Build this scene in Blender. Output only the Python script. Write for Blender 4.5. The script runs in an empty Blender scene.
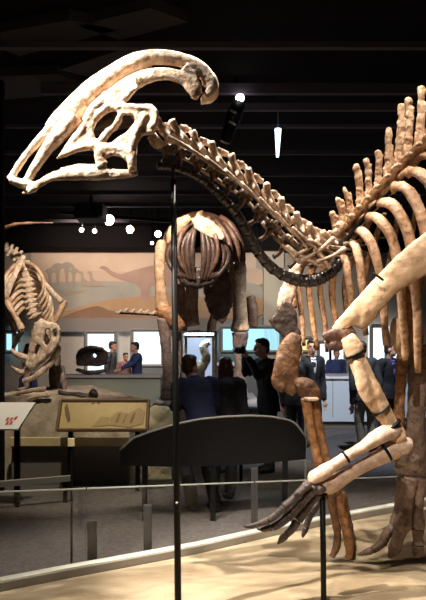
import bpy, bmesh, math, random
from mathutils import Vector, Matrix, noise as mnoise
random.seed(7)
S = bpy.context.scene
COL = S.collection
R = math.radians

# ------------------------------------------------------------------ camera
F, HOR, EYE = 600.0, 345.0, 1.60
cam_d = bpy.data.cameras.new('camera'); cam = bpy.data.objects.new('view_camera', cam_d); COL.objects.link(cam)
cam.location = (0, 0, EYE); cam.rotation_euler = (R(90), 0, 0)
cam_d.sensor_fit = 'VERTICAL'; cam_d.sensor_height = 24.0; cam_d.lens = 24.0 * F / 600.0
cam_d.shift_y = (HOR - 300.0) / 600.0
cam_d.clip_start = 0.05
S.camera = cam

def P(px, py, Y):
    """the place at distance Y that the photo shows at pixel (px, py)"""
    return Vector(((px - 213.0) / F * Y, Y, EYE + (HOR - py) / F * Y))

# ------------------------------------------------------------------ view, world
S.view_settings.view_transform = 'Standard'; S.view_settings.look = 'None'
S.view_settings.exposure = 0.0; S.view_settings.gamma = 1.0; S.view_settings.use_curve_mapping = False
w = bpy.data.worlds.new('world'); S.world = w; w.use_nodes = True
w.node_tree.nodes['Background'].inputs[0].default_value = (0.75, 0.75, 1.0, 1)
w.node_tree.nodes['Background'].inputs[1].default_value = 0.012
S.cycles.max_bounces = 6; S.cycles.transparent_max_bounces = 16
S.cycles.use_denoising = True

# ------------------------------------------------------------------ lights
def spot(name, loc, target, watts, angle, color=(1.0, 0.87, 0.70), blend=0.5, size=0.05):
    d = bpy.data.lights.new(name, 'SPOT'); o = bpy.data.objects.new(name, d); COL.objects.link(o)
    o.location = loc
    o.rotation_euler = (Vector(target) - Vector(loc)).to_track_quat('-Z', 'Y').to_euler()
    d.energy = watts; d.spot_size = R(angle); d.spot_blend = blend; d.color = color; d.shadow_soft_size = size
    return o
def area(name, loc, target, watts, sx, sy, color):
    d = bpy.data.lights.new(name, 'AREA'); o = bpy.data.objects.new(name, d); COL.objects.link(o)
    o.location = loc
    o.rotation_euler = (Vector(target) - Vector(loc)).to_track_quat('-Z', 'Y').to_euler()
    d.energy = watts; d.shape = 'RECTANGLE'; d.size = sx; d.size_y = sy; d.color = color
    return o
WARM = (1.0, 0.84, 0.64)
spot('skull_spot', (-1.9, 2.55, 4.45), (-0.64, 3.3, 2.5), 1700, 38, (1.0, 0.91, 0.80), size=0.02)
spot('crest_spot', (-0.91, 3.0, 4.45), (-0.55, 3.3, 2.6), 330, 62, (1.0, 0.91, 0.80), size=0.02)
spot('neck_spot', (0.45, 3.85, 4.5), (0.22, 3.6, 2.4), 480, 62, (1.0, 0.90, 0.79), size=0.02)
spot('key_spot', (-0.5, 0.6, 4.35), (1.3, 3.9, 0.5), 560, 36, (1.0, 0.86, 0.70), 0.35, size=0.03)
spot('back_spot', (1.0, 3.35, 4.5), (1.2, 3.75, 2.0), 360, 72, (1.0, 0.87, 0.71), size=0.02)
spot('sand_spot', (-0.4, 3.6, 4.4), (0.5, 4.3, 0.1), 120, 66, (1.0, 0.87, 0.66), 0.9)
spot('mural_spot', (-2.6, 12.4, 4.1), (-3.0, 16.0, 2.7), 620, 100, (1.0, 0.80, 0.64), 0.8)
spot('wall_spot', (1.2, 12.6, 4.1), (1.4, 16.0, 2.4), 330, 95, (1.0, 0.89, 0.76), 0.8)
spot('sauropod_spot', (-0.6, 6.6, 4.3), (-0.1, 9.2, 2.6), 760, 62, (1.0, 0.86, 0.72))
spot('theropod_spot', (-1.7, 6.3, 4.3), (-2.55, 8.4, 1.9), 560, 52, (1.0, 0.87, 0.74))
spot('panel_spot', (-1.5, 5.2, 4.3), (-1.6, 6.6, 0.7), 420, 34, (1.0, 0.88, 0.66))
spot('rock_spot', (-0.7, 6.4, 4.3), (-0.7, 7.2, 0.6), 90, 36, (1.0, 0.9, 0.7))
spot('gallery_spot', (2.2, 8.0, 4.3), (2.0, 10.2, 0.4), 860, 85, (0.76, 0.85, 1.0), 0.7)
spot('hall_spot', (-1.8, 11.0, 4.3), (-2.2, 13.6, 0.9), 130, 80, (0.80, 0.88, 1.0), 0.7)
spot('aisle_spot', (-1.4, 4.9, 4.4), (-1.2, 5.6, 0.0), 18, 85, (1.0, 0.84, 0.70), 0.9)
spot('couple_spot', (0.9, 7.6, 4.3), (0.0, 6.2, 1.2), 70, 34, (0.62, 0.72, 1.0), 0.7)
area('ceiling_wash', (0.0, 7.0, 3.2), (0.0, 8.5, 4.6), 2.2, 8, 2, (0.85, 0.8, 1.0))  # added uplight with no fixture, to show the ceiling battens faintly

# ------------------------------------------------------------------ materials
def mat(name, color, rough=0.6, metal=0.0, noise=None, bump=0.0, scale=12.0, spec=0.4, emit=None, estr=0.0, stretch=None):
    """principled; noise = second colour mottled in"""
    m = bpy.data.materials.new(name); m.use_nodes = True
    nt = m.node_tree; b = nt.nodes['Principled BSDF']
    b.inputs['Base Color'].default_value = (*color, 1); b.inputs['Roughness'].default_value = rough
    b.inputs['Metallic'].default_value = metal; b.inputs['Specular IOR Level'].default_value = spec
    if emit:
        b.inputs['Emission Color'].default_value = (*emit, 1); b.inputs['Emission Strength'].default_value = estr
    if noise or bump:
        tc = nt.nodes.new('ShaderNodeTexCoord'); n = nt.nodes.new('ShaderNodeTexNoise')
        n.inputs['Scale'].default_value = scale; n.inputs['Detail'].default_value = 6; n.inputs['Roughness'].default_value = 0.62
        src = tc.outputs['Object']
        if stretch:
            mp = nt.nodes.new('ShaderNodeMapping'); mp.inputs['Scale'].default_value = stretch
            nt.links.new(src, mp.inputs['Vector']); src = mp.outputs['Vector']
        nt.links.new(src, n.inputs['Vector'])
        if noise:
            cr = nt.nodes.new('ShaderNodeValToRGB')
            cr.color_ramp.elements[0].position = 0.36; cr.color_ramp.elements[1].position = 0.62
            cr.color_ramp.elements[0].color = (*noise, 1); cr.color_ramp.elements[1].color = (*color, 1)
            nt.links.new(n.outputs['Fac'], cr.inputs['Fac']); nt.links.new(cr.outputs['Color'], b.inputs['Base Color'])
            if name.endswith('_bone'):
                n3 = nt.nodes.new('ShaderNodeTexNoise'); n3.inputs['Scale'].default_value = scale * 3.2; n3.inputs['Detail'].default_value = 8; n3.inputs['Roughness'].default_value = 0.7; n3.inputs['Distortion'].default_value = 0.8
                nt.links.new(src, n3.inputs['Vector']); c3 = nt.nodes.new('ShaderNodeValToRGB')
                c3.color_ramp.elements[0].position = 0.36; c3.color_ramp.elements[1].position = 0.50
                c3.color_ramp.elements[0].color = (0.34, 0.25, 0.20, 1); c3.color_ramp.elements[1].color = (1, 1, 1, 1)
                mx = nt.nodes.new('ShaderNodeMix'); mx.data_type = 'RGBA'; mx.blend_type = 'MULTIPLY'; mx.inputs['Factor'].default_value = 0.4 if 'limb' in name else 0.8
                nt.links.new(n3.outputs['Fac'], c3.inputs['Fac']); nt.links.new(cr.outputs['Color'], mx.inputs['A']); nt.links.new(c3.outputs['Color'], mx.inputs['B']); nt.links.new(mx.outputs['Result'], b.inputs['Base Color'])
        if bump:
            n2 = nt.nodes.new('ShaderNodeTexNoise'); n2.inputs['Scale'].default_value = scale * 3.5; n2.inputs['Detail'].default_value = 5
            nt.links.new(src, n2.inputs['Vector'])
            bp = nt.nodes.new('ShaderNodeBump'); bp.inputs['Strength'].default_value = bump; bp.inputs['Distance'].default_value = 0.02
            nt.links.new(n2.outputs['Fac'], bp.inputs['Height']); nt.links.new(bp.outputs['Normal'], b.inputs['Normal'])
    return m
def emission(name, color, strength):
    return mat(name, (0.02, 0.02, 0.02), emit=color, estr=strength)
def glass(name, tint=(1, 1, 1), refl=0.06):
    m = bpy.data.materials.new(name); m.use_nodes = True; nt = m.node_tree
    for n in list(nt.nodes): nt.nodes.remove(n)
    out = nt.nodes.new('ShaderNodeOutputMaterial'); mix = nt.nodes.new('ShaderNodeMixShader')
    tr = nt.nodes.new('ShaderNodeBsdfTransparent'); gl = nt.nodes.new('ShaderNodeBsdfGlossy')
    tr.inputs[0].default_value = (*tint, 1); gl.inputs['Roughness'].default_value = 0.02
    lw = nt.nodes.new('ShaderNodeFresnel'); lw.inputs['IOR'].default_value = 1.45
    gm = nt.nodes.new('ShaderNodeNewGeometry'); ml = nt.nodes.new('ShaderNodeMath'); ml.operation = 'MULTIPLY'
    iv = nt.nodes.new('ShaderNodeMath'); iv.operation = 'SUBTRACT'; iv.inputs[0].default_value = 1.0
    nt.links.new(gm.outputs['Backfacing'], iv.inputs[1]); nt.links.new(lw.outputs[0], ml.inputs[0]); nt.links.new(iv.outputs[0], ml.inputs[1])
    nt.links.new(ml.outputs[0], mix.inputs[0])
    nt.links.new(tr.outputs[0], mix.inputs[1]); nt.links.new(gl.outputs[0], mix.inputs[2]); nt.links.new(mix.outputs[0], out.inputs[0])
    return m

M = {}
M['skull'] = mat('skull_bone', (0.78, 0.64, 0.49), 0.5, noise=(0.40, 0.245, 0.15), bump=0.6, scale=8)
M['neckbone'] = mat('neck_bone', (0.74, 0.58, 0.44), 0.45, noise=(0.26, 0.15, 0.09), bump=0.5, scale=12)
M['rib'] = mat('rib_bone', (0.62, 0.41, 0.26), 0.5, noise=(0.34, 0.18, 0.095), bump=0.4, scale=11)
M['darkcentrum'] = mat('centrum_bone', (0.16, 0.10, 0.07), 0.45, noise=(0.06, 0.038, 0.028), bump=0.5, scale=12)  # shade under the neck put into the bone colour
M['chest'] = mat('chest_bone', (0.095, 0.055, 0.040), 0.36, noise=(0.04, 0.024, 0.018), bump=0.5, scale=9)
M['spine'] = mat('spine_bone', (0.70, 0.52, 0.36), 0.5, noise=(0.38, 0.22, 0.125), bump=0.5, scale=10)
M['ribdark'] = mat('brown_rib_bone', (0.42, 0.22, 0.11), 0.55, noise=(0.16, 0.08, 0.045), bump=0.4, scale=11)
M['limb'] = mat('limb_bone', (0.76, 0.53, 0.35), 0.5, noise=(0.60, 0.38, 0.22), bump=0.4, scale=5)
M['limbpale'] = mat('pale_limb_bone', (0.74, 0.55, 0.43), 0.5, noise=(0.50, 0.33, 0.24), bump=0.4, scale=8)
M['brown'] = mat('brown_bone', (0.20, 0.10, 0.047), 0.55, noise=(0.095, 0.047, 0.025), bump=0.5, scale=10)
M['orange'] = mat('orange_bone', (0.46, 0.23, 0.10), 0.5, noise=(0.22, 0.10, 0.045), bump=0.5, scale=9)
M['slate'] = mat('slate_bone', (0.115, 0.085, 0.075), 0.42, noise=(0.035, 0.026, 0.026), bump=0.5, scale=16)
M['mauve'] = mat('mauve_bone', (0.29, 0.205, 0.165), 0.55, noise=(0.15, 0.10, 0.08), bump=0.5, scale=9)
M['dark'] = mat('dark_bone', (0.06, 0.04, 0.032), 0.4, noise=(0.025, 0.017, 0.014), bump=0.4, scale=10)
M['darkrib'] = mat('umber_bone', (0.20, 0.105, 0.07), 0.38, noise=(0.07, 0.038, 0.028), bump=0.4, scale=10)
M['tan'] = mat('tan_bone', (0.58, 0.39, 0.235), 0.5, noise=(0.36, 0.21, 0.115), bump=0.4, scale=6)
M['cream'] = mat('cream_bone', (0.72, 0.58, 0.43), 0.5, noise=(0.40, 0.27, 0.17), bump=0.4, scale=8)
M['steel'] = mat('black_steel', (0.006, 0.006, 0.006), 0.45, spec=0.12)
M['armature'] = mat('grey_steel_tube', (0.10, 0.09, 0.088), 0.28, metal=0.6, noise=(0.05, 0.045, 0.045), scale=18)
M['sand'] = mat('sand', (0.47, 0.375, 0.25), 0.95, noise=(0.30, 0.22, 0.13), bump=0.8, scale=2.6, stretch=(0.6, 1.8, 1))
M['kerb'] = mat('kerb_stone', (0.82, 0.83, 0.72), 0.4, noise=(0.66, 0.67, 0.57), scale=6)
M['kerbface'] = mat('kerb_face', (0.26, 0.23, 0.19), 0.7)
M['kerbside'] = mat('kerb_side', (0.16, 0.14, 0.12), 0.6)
M['carpet'] = mat('carpet', (0.125, 0.113, 0.108), 0.95, spec=0.1, noise=(0.085, 0.075, 0.072), bump=0.6, scale=26)
M['black'] = mat('black_paint', (0.006, 0.005, 0.006), 0.9, spec=0.1)
M['batten'] = mat('grey_batten', (0.085, 0.078, 0.095), 0.9, spec=0.1)
M['tile'] = mat('acoustic_panel', (0.035, 0.032, 0.036), 0.9)
M['wall'] = mat('beige_wall', (0.44, 0.39, 0.33), 0.85, noise=(0.38, 0.33, 0.28), scale=1.5)
M['pier'] = mat('light_pier', (0.52, 0.47, 0.39), 0.85)
M['grey'] = mat('grey_fascia', (0.26, 0.235, 0.22), 0.7)
M['case'] = mat('case_front', (0.24, 0.25, 0.19), 0.5)
M['casegold'] = mat('ledge_board', (0.62, 0.50, 0.28), 0.6, noise=(0.52, 0.41, 0.22), scale=5)
M['white'] = mat('white_board', (0.74, 0.72, 0.70), 0.6)
M['red'] = mat('red_print', (0.5, 0.06, 0.04), 0.6)
M['gold'] = mat('gold_panel', (0.47, 0.35, 0.14), 0.5, noise=(0.38, 0.27, 0.10), scale=3)
M['print'] = mat('brown_print', (0.13, 0.07, 0.035), 0.6)
M['printpale'] = mat('tan_print', (0.33, 0.22, 0.09), 0.6)
M['rock'] = mat('rock', (0.40, 0.33, 0.25), 0.9, noise=(0.22, 0.165, 0.12), bump=0.8, scale=4)
M['palerock'] = mat('pale_rock', (0.62, 0.55, 0.38), 0.9, noise=(0.50, 0.42, 0.27), bump=0.6, scale=5)
M['screen'] = mat('charcoal_screen', (0.014, 0.013, 0.0125), 0.9, spec=0.05, noise=(0.010, 0.009, 0.009), scale=60)
M['grey_support'] = mat('grey_support', (0.03, 0.028, 0.027), 0.5)
M['rim'] = mat('grey_rim', (0.30, 0.29, 0.27), 0.4)
M['glass'] = glass('clear_glass')
M['caseglass'] = glass('case_glass', (0.93, 0.97, 0.98))
M['gedge'] = mat('glass_edge', (0.34, 0.36, 0.33), 0.25)
M['bluefront'] = mat('pale_blue_front', (0.46, 0.53, 0.60), 0.5)
M['bluetop'] = mat('counter_top', (0.62, 0.60, 0.60), 0.2)
M['cyan'] = emission('lit_panel_cyan', (0.42, 0.82, 1.0), 1.25)
M['litwhite'] = emission('lit_panel_white', (0.80, 0.92, 1.0), 1.5)
M['litwarm'] = emission('lit_panel_warm', (1.0, 0.82, 0.35), 1.1)
M['lamp'] = emission('lamp_glow', (1.0, 0.80, 0.66), 40)
M['lampsmall'] = emission('lamp_glow_soft', (1.0, 0.85, 0.85), 9)
M['caselamp'] = emission('case_lamp', (0.75, 0.88, 1.0), 28)
M['caseback'] = emission('case_back_glow', (0.62, 0.72, 1.0), 0.75)
M['lampblue'] = emission('lamp_glow_blue', (0.62, 0.82, 1.0), 3.5)

# ------------------------------------------------------------------ object helpers
WPOS = {}
def link(o, parent=None, at=None):
    """origin at `at` (world); child placed relative to its parent's origin"""
    COL.objects.link(o); at = Vector(at if at is not None else (0, 0, 0))
    WPOS[o.name] = at
    if parent is not None:
        o.parent = parent; o.location = at - WPOS[parent.name]
    else:
        o.location = at
    return o
def tag(o, label, cat, group=None):
    o['label'] = label; o['category'] = cat
    if group: o['group'] = group
    return o
def thing(name, label, cat, at, group=None):
    o = bpy.data.objects.new(name, None); o.empty_display_size = 0.1
    link(o, None, at); return tag(o, label, cat, group)
def structure(o):
    o['kind'] = 'structure'; return o

def crom(pts, n):
    """smooth curve through tuples of any length"""
    pts = [tuple(p) for p in pts]
    if len(pts) < 3 or n <= 1: return pts
    out = []
    for i in range(len(pts) - 1):
        a = pts[max(i - 1, 0)]; b = pts[i]; c = pts[i + 1]; d = pts[min(i + 2, len(pts) - 1)]
        for k in range(n):
            t = k / n; t2 = t * t; t3 = t2 * t
            out.append(tuple(0.5 * (2 * b[j] + (c[j] - a[j]) * t + (2 * a[j] - 5 * b[j] + 4 * c[j] - d[j]) * t2 + (3 * b[j] - a[j] - 3 * c[j] + d[j]) * t3) for j in range(len(b))))
    out.append(pts[-1]); return out

class MB:
    def __init__(s): s.bm = bmesh.new()
    def tube(s, pts, r, seg=10, k=1.0, smooth=4, ref=(0, 1, 0)):
        """pts: Vectors; r: number or list of radii across; k: radius along ref relative to r"""
        if not isinstance(r, (list, tuple)): r = [r] * len(pts)
        q = crom([(p[0], p[1], p[2], rr) for p, rr in zip(pts, r)], smooth)
        P_ = [Vector(a[:3]) for a in q]; R_ = [max(a[3], 1e-4) for a in q]
        rings = []; ref = Vector(ref)
        for i, p in enumerate(P_):
            t = (P_[min(i + 1, len(P_) - 1)] - P_[max(i - 1, 0)])
            if t.length < 1e-9: t = Vector((0, 0, 1))
            t.normalize(); sd = t.cross(ref)
            if sd.length < 0.15: sd = t.cross(Vector((1, 0, 0.2)))
            sd.normalize(); dp = sd.cross(t).normalized()
            rings.append([s.bm.verts.new(p + sd * (math.cos(a) * R_[i]) + dp * (math.sin(a) * R_[i] * k)) for a in [2 * math.pi * j / seg for j in range(seg)]])
        for a, b in zip(rings, rings[1:]):
            for j in range(seg): s.bm.faces.new((a[j], a[(j + 1) % seg], b[(j + 1) % seg], b[j]))
        s.bm.faces.new(rings[0][::-1]); s.bm.faces.new(rings[-1])
        return s
    def ell(s, c, r, rot=None, u=12, v=8):
        m = Matrix.Translation(Vector(c))
        if rot is not None: m = m @ rot.to_4x4()
        m = m @ Matrix.Diagonal((r[0], r[1], r[2], 1))
        bmesh.ops.create_uvsphere(s.bm, u_segments=u, v_segments=v, radius=1, matrix=m); return s
    def box(s, c, size, rz=0.0, rx=0.0, bevel=0.0):
        m = Matrix.Translation(Vector(c)) @ Matrix.Rotation(rz, 4, 'Z') @ Matrix.Rotation(rx, 4, 'X') @ Matrix.Diagonal((*size, 1))
        g = bmesh.ops.create_cube(s.bm, size=1, matrix=m)
        if bevel:
            es = list({e for v in g['verts'] for e in v.link_edges})
            bmesh.ops.bevel(s.bm, geom=es, offset=bevel, segments=2, affect='EDGES', profile=0.5)
        return s
    def prism(s, pts, d):
        """closed outline (Vectors) thickened by vector d"""
        d = Vector(d); a = [s.bm.verts.new(p) for p in pts]; b = [s.bm.verts.new(Vector(p) + d) for p in pts]
        n = len(pts); s.bm.faces.new(a); s.bm.faces.new(b[::-1])
        for i in range(n): s.bm.faces.new((a[i], b[i], b[(i + 1) % n], a[(i + 1) % n]))
        return s
    def cyl(s, a, b, r, r2=None, seg=16):
        return s.tube([Vector(a), Vector(b)], [r, r if r2 is None else r2], seg=seg, smooth=1)
    def grid(s, f, nu, nv):
        v = [[s.bm.verts.new(f(i / nu, j / nv)) for j in range(nv + 1)] for i in range(nu + 1)]
        for i in range(nu):
            for j in range(nv): s.bm.faces.new((v[i][j], v[i + 1][j], v[i + 1][j + 1], v[i][j + 1]))
        return s
    def done(s, name, material, parent=None, smooth=True, voxel=None, rough=0.0, rscale=20.0, at=None, relax=2):
        bm = s.bm
        bmesh.ops.recalc_face_normals(bm, faces=bm.faces[:])
        me = bpy.data.meshes.new(name); bm.to_mesh(me); bm.free()
        if voxel:
            tmp = bpy.data.objects.new('tmp', me); TMP.objects.link(tmp)
            md = tmp.modifiers.new('r', 'REMESH'); md.mode = 'VOXEL'; md.voxel_size = voxel; md.use_smooth_shade = True
            if relax:
                sm = tmp.modifiers.new('s', 'SMOOTH'); sm.iterations = relax; sm.factor = 0.5
            TVL.update()
            ev = tmp.evaluated_get(TDG()); m2 = bpy.data.meshes.new_from_object(ev)
            bpy.data.objects.remove(tmp); bpy.data.meshes.remove(me); me = m2; me.name = name
        if rough:
            me.update(); off = Vector((random.random() * 50, random.random() * 50, 0))
            nn = [v.normal.copy() for v in me.vertices]
            for v, n in zip(me.vertices, nn):
                q = v.co * rscale + off
                v.co = v.co + n * (rough * (mnoise.noise(q) + 0.5 * mnoise.noise(q * 2.3)))
        if at is None:
            lo = Vector([min(v.co[i] for v in me.vertices) for i in range(3)]); hi = Vector([max(v.co[i] for v in me.vertices) for i in range(3)])
            at = Vector(((lo.x + hi.x) / 2, (lo.y + hi.y) / 2, lo.z))
        at = Vector(at); me.transform(Matrix.Translation(-at))
        for p in me.polygons: p.use_smooth = smooth
        me.materials.clear(); me.materials.append(material); me.update()
        o = bpy.data.objects.new(name, me); return link(o, parent, at)

# a scratch scene keeps the remeshing quick
TSC = bpy.data.scenes.new('scratch'); TMP = TSC.collection; TVL = TSC.view_layers[0]
def TDG():
    TVL.update(); return TVL.depsgraph

def px_tube(mb, pts, Y=None, k=1.0, seg=12, smooth=4, grow=1.0):
    """pts (px, py, radius px) at depth Y, or (px, py, Y, radius px)"""
    if Y is not None: pts = [(a[0], a[1], Y, a[2]) for a in pts]
    return mb.tube([P(a[0], a[1], a[2]) for a in pts], [a[3] * a[2] / F * grow for a in pts], seg=seg, k=k, smooth=smooth)
def plate(mb, outline, holes, yf, th):
    """flat bone with openings: outline and holes in photo pixels, yf(px) its distance, th its thickness"""
    bm = bmesh.new(); es = []
    for lp in [outline] + holes:
        vs = [bm.verts.new(P(x, y, yf(x))) for x, y in lp]
        es += [bm.edges.new((vs[i], vs[(i + 1) % len(vs)])) for i in range(len(vs))]
    bmesh.ops.triangle_fill(bm, use_beauty=True, use_dissolve=False, edges=es)
    ex = bmesh.ops.extrude_face_region(bm, geom=bm.faces[:])
    for v in [e for e in ex['geom'] if isinstance(e, bmesh.types.BMVert)]: v.co.y += th
    bmesh.ops.recalc_face_normals(bm, faces=bm.faces[:])
    me = bpy.data.meshes.new('t'); bm.to_mesh(me); bm.free(); mb.bm.from_mesh(me); bpy.data.meshes.remove(me)
def bone(name, pts, m, parent, Y=None, k=1.0, voxel=None, rough=0.004, rscale=22, grow=1.0, seg=12):
    mb = MB(); px_tube(mb, pts, Y, k, grow=grow, seg=seg)
    return mb.done(name, m, parent, voxel=voxel, rough=rough, rscale=rscale)
def band(name, px, py, Y, r, ang, parent, m=None, wid=1.1):
    """thin steel strap round a bone, across direction ang (degrees, photo plane)"""
    c = P(px, py, Y); d = Vector((math.cos(R(ang)), 0, math.sin(R(ang)))) * (wid * Y / F)
    return MB().cyl(c - d, c + d, r * Y / F, seg=14).done(name, m or M['steel'], parent)

# ------------------------------------------------------------------ the room
def plain(name, c, size, m, kind=True, **kw):
    o = MB().box(c, size, **kw).done(name, m, smooth=False)
    return structure(o) if kind else o
WALLY = 16.0
plain('floor', (0, 8.0, -0.05), (18, 20, 0.10), M['carpet'])
plain('ceiling', (0, 8.0, 4.65), (18, 20, 0.10), M['black'])
plain('wall_back', (0, WALLY + 0.1, 2.3), (18, 0.2, 4.6), M['wall'])
plain('wall_left', (-8.9, 8.0, 2.3), (0.2, 20, 4.6), M['black'])
plain('wall_right', (8.9, 8.0, 2.3), (0.2, 20, 4.6), M['grey'])
plain('trim_1', (0, 15.55, 4.33), (17.6, 0.9, 0.54), M['black'])                                     # dark header over the wall
tr = P(22, 325, 15.9); plain('trim_2', (-2.4, 15.9, P(0, 325, 15.9).z), (7.4, 0.2, 0.36), M['grey'])  # grey fascia under the mural
c0 = P(263, 300, 15.9); c1 = P(283, 300, 15.9)
plain('pillar', ((c0.x + c1.x) / 2, 15.85, 2.05), (c1.x - c0.x, 0.3, 4.02), M['pier'])
plain('pillar', (P(-1, 300, 6.6).x, 6.6, 2.3), (0.10, 0.08, 4.6), M['black'])
# grey battens under the dark ceiling
for i, (py, th, x0, x1) in enumerate([(48, 6, -3, 8.6), (91, 10, -1.9, 8.6), (109, 7, -1.6, 8.6), (128, 3, -8, 8.6), (154, 4, -8, 8.6), (176, 3, -8, 8.6), (194, 4, -8, 8.6), (206, 4, -8, 8.6), (222, 3, -8, 8.6)]):
    Y = (4.42 - EYE) * F / (HOR - py)
    o = MB().box(((x0 + x1) / 2, Y, 4.44), (x1 - x0, 0.06, th * Y / F)).done('ceiling_beam', M['batten'], smooth=False); structure(o)
    for xx in (x0 + 0.3, (x0 + x1) / 2, x1 - 0.3):
        pass
for i, q in enumerate([[(-40, 78), (58, 74), (96, 92), (0, 100)], [(-30, 38), (70, 20), (118, 30), (20, 56)], [(78, 26), (150, 8), (188, 22), (120, 40)], [(60, 70), (120, 50), (170, 60), (110, 82)]]):
    pts = []
    for px, py in q:
        Y = (4.5 - EYE) * F / (HOR - py); pts.append(P(px, py, Y))
    structure(MB().prism(pts, (0, 0, 0.1)).done('ceiling_panel', M['tile'], smooth=False))

# ------------------------------------------------------------------ sand platform, kerb, glass
KP = [(-140, 600), (-60, 592), (0, 582), (68, 569), (140, 556), (200, 545), (280, 527), (350, 514), (426, 500), (520, 486), (640, 474)]
def kerb_at(px, z=0.13):
    for a, b in zip(KP, KP[1:]):
        if a[0] <= px <= b[0]:
            t = (px - a[0]) / (b[0] - a[0]); py = a[1] + t * (b[1] - a[1]); break
    return P(px, py, (EYE - z) * F / (py - HOR))
PX = [-140 + 20 * i for i in range(40)]
line = [kerb_at(p) for p in PX]
def sand_h(p, edge):
    h = 0.10 + 0.05 * mnoise.noise(Vector((p.x * 0.9, p.y * 2.0, 0))) + 0.022 * mnoise.noise(Vector((p.x * 3, p.y * 5, 3))) + 0.004 * mnoise.noise(Vector((p.x * 14, p.y * 14, 1)))
    h += 0.05 * math.exp(-((p.x - 1.9) ** 2 / 0.5 + (p.y - 5.2) ** 2 / 0.3))
    h = h * min(1, edge) + 0.075 * (1 - min(1, edge))
    return max(h, 0.05)
def sandf(u, v):
    i = u * (len(line) - 1); a = int(min(i, len(line) - 2)); p = line[a].lerp(line[a + 1], i - a)
    near = Vector((p.x * 0.45 + (u - 0.4) * 0.8, 1.6, 0)); q = near.lerp(Vector((p.x, p.y - 0.022, 0)), v)
    q.z = sand_h(q, (1 - v) * 9); return q
sand = MB().grid(sandf, 150, 150).done('sand_bed', M['sand'])
tag(sand, 'rippled tan sand bed under the large crested skeleton', 'sand'); sand['kind'] = 'stuff'
def strip(off0, off1, z0, z1):
    mb = MB(); rows = []
    for i, p in enumerate(line):
        t = (line[min(i + 1, len(line) - 1)] - line[max(i - 1, 0)]); n = Vector((-t.y, t.x, 0)).normalized()
        a = p + n * off0; b = p + n * off1
        rows.append([mb.bm.verts.new((q.x, q.y, z)) for q, z in ((a, z0), (b, z0), (b, z1), (a, z1))])
    for r0, r1 in zip(rows, rows[1:]):
        for j in range(4): mb.bm.faces.new((r0[j], r1[j], r1[(j + 1) % 4], r0[(j + 1) % 4]))
    mb.bm.faces.new(rows[0]); mb.bm.faces.new(rows[-1][::-1]); return mb
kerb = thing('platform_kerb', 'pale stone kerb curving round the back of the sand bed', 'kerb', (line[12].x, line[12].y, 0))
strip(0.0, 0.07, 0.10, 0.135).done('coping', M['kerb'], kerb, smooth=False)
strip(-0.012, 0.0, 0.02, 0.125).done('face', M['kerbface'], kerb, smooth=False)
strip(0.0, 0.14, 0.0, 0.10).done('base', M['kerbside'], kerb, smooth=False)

def gtop(px): return 494 + (477 - 494) * px / 426.0
joints = [-120, 85, 255, 345, 470, 600]
ends = ['far left of the barrier', 'between the tall pole and the gold panel', 'behind the dangling dark hand', 'behind the hind foot', 'far right of the barrier']
for i, (a, b) in enumerate(zip(joints, joints[1:])):
    pts = []
    n = 6
    for k in range(n + 1):
        px = a + 0.8 + (b - a - 1.6) * k / n; q = kerb_at(px); pts.append((q, EYE + (HOR - gtop(px)) / F * q.y))
    g = thing('glass_barrier', ['low clear glass barrier sheet on the kerb at the left, under the white reading board',
        'low clear glass barrier sheet on the kerb crossed by the tall black pole', 'low clear glass barrier sheet on the kerb behind the dangling dark hand',
        'low clear glass barrier sheet on the kerb left of the three-toed foot', 'low clear glass barrier sheet on the kerb behind the three-toed foot at the right edge'][i], 'glass barrier', (pts[3][0].x, pts[3][0].y, 0.135), 'low glass barrier sheets')
    mb = MB(); me = MB(); rows = []; rowe = []
    for q, zt in pts:
        zt = max(zt, 0.16)
        off = Vector((0, 0.035, 0)); th = Vector((0, 0.012, 0))
        A = q + off; B = A + th
        rows.append([mb.bm.verts.new((c.x, c.y, z)) for c, z in ((A, 0.136), (B, 0.136), (B, zt), (A, zt))])
        rowe.append([me.bm.verts.new((c.x, c.y, z)) for c, z in ((A, zt), (B, zt), (B, zt + 0.008), (A, zt + 0.008))])
    for m_, rr in ((mb, rows), (me, rowe)):
        for r0, r1 in zip(rr, rr[1:]):
            for j in range(4): m_.bm.faces.new((r0[j], r1[j], r1[(j + 1) % 4], r0[(j + 1) % 4]))
        m_.bm.faces.new(rr[0]); m_.bm.faces.new(rr[-1][::-1])
    mb.done('pane', M['glass'], g, smooth=False); me.done('top_edge', M['gedge'], g, smooth=False)
for px, y0, w_ in ((87, 524, 0.065), (145, 508, 0.06), (256, 470, 0.055)):  # solid uprights put in for the faint post reflections in the glass
    q = kerb_at(px) + Vector((0, 0.085, 0)); zt = EYE + (HOR - y0) / F * q.y
    tcl = thing('glass_support', {87: 'grey upright support behind the glass barrier, right of the thin tagged post', 145: 'grey upright support behind the glass barrier, just left of the tall pole', 256: 'tallest grey upright support behind the glass barrier, left of the dark hand'}[px], 'support', (q.x, q.y, 0))
    MB().box((q.x, q.y + 0.09, zt / 2), (w_, 0.03, zt), bevel=0.004).done('upright', M['grey_support'], tcl, smooth=False)
    MB().box((q.x, q.y + 0.09, 0.006), (w_ * 1.6, 0.06, 0.012)).done('foot_plate', M['steel'], tcl, smooth=False)
# steel posts that carry the joints
for px, wpx, top, lab in ((68, 2.0, 442, 'thin black barrier post with a pale tag on top'), ):
    q = kerb_at(px) + Vector((0, 0.10, 0)); t = thing('barrier_post', lab, 'post', (q.x, q.y, 0.10))
    zt = EYE + (HOR - top) / F * q.y
    MB().box((q.x, q.y, (0.10 + zt) / 2), (0.014, 0.014, zt - 0.10)).done('post', M['steel'], t, smooth=False)
    MB().box((q.x, q.y - 0.012, zt), (0.045, 0.008, 0.055), bevel=0.002).done('tag', M['casegold'], t, smooth=False)

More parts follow.
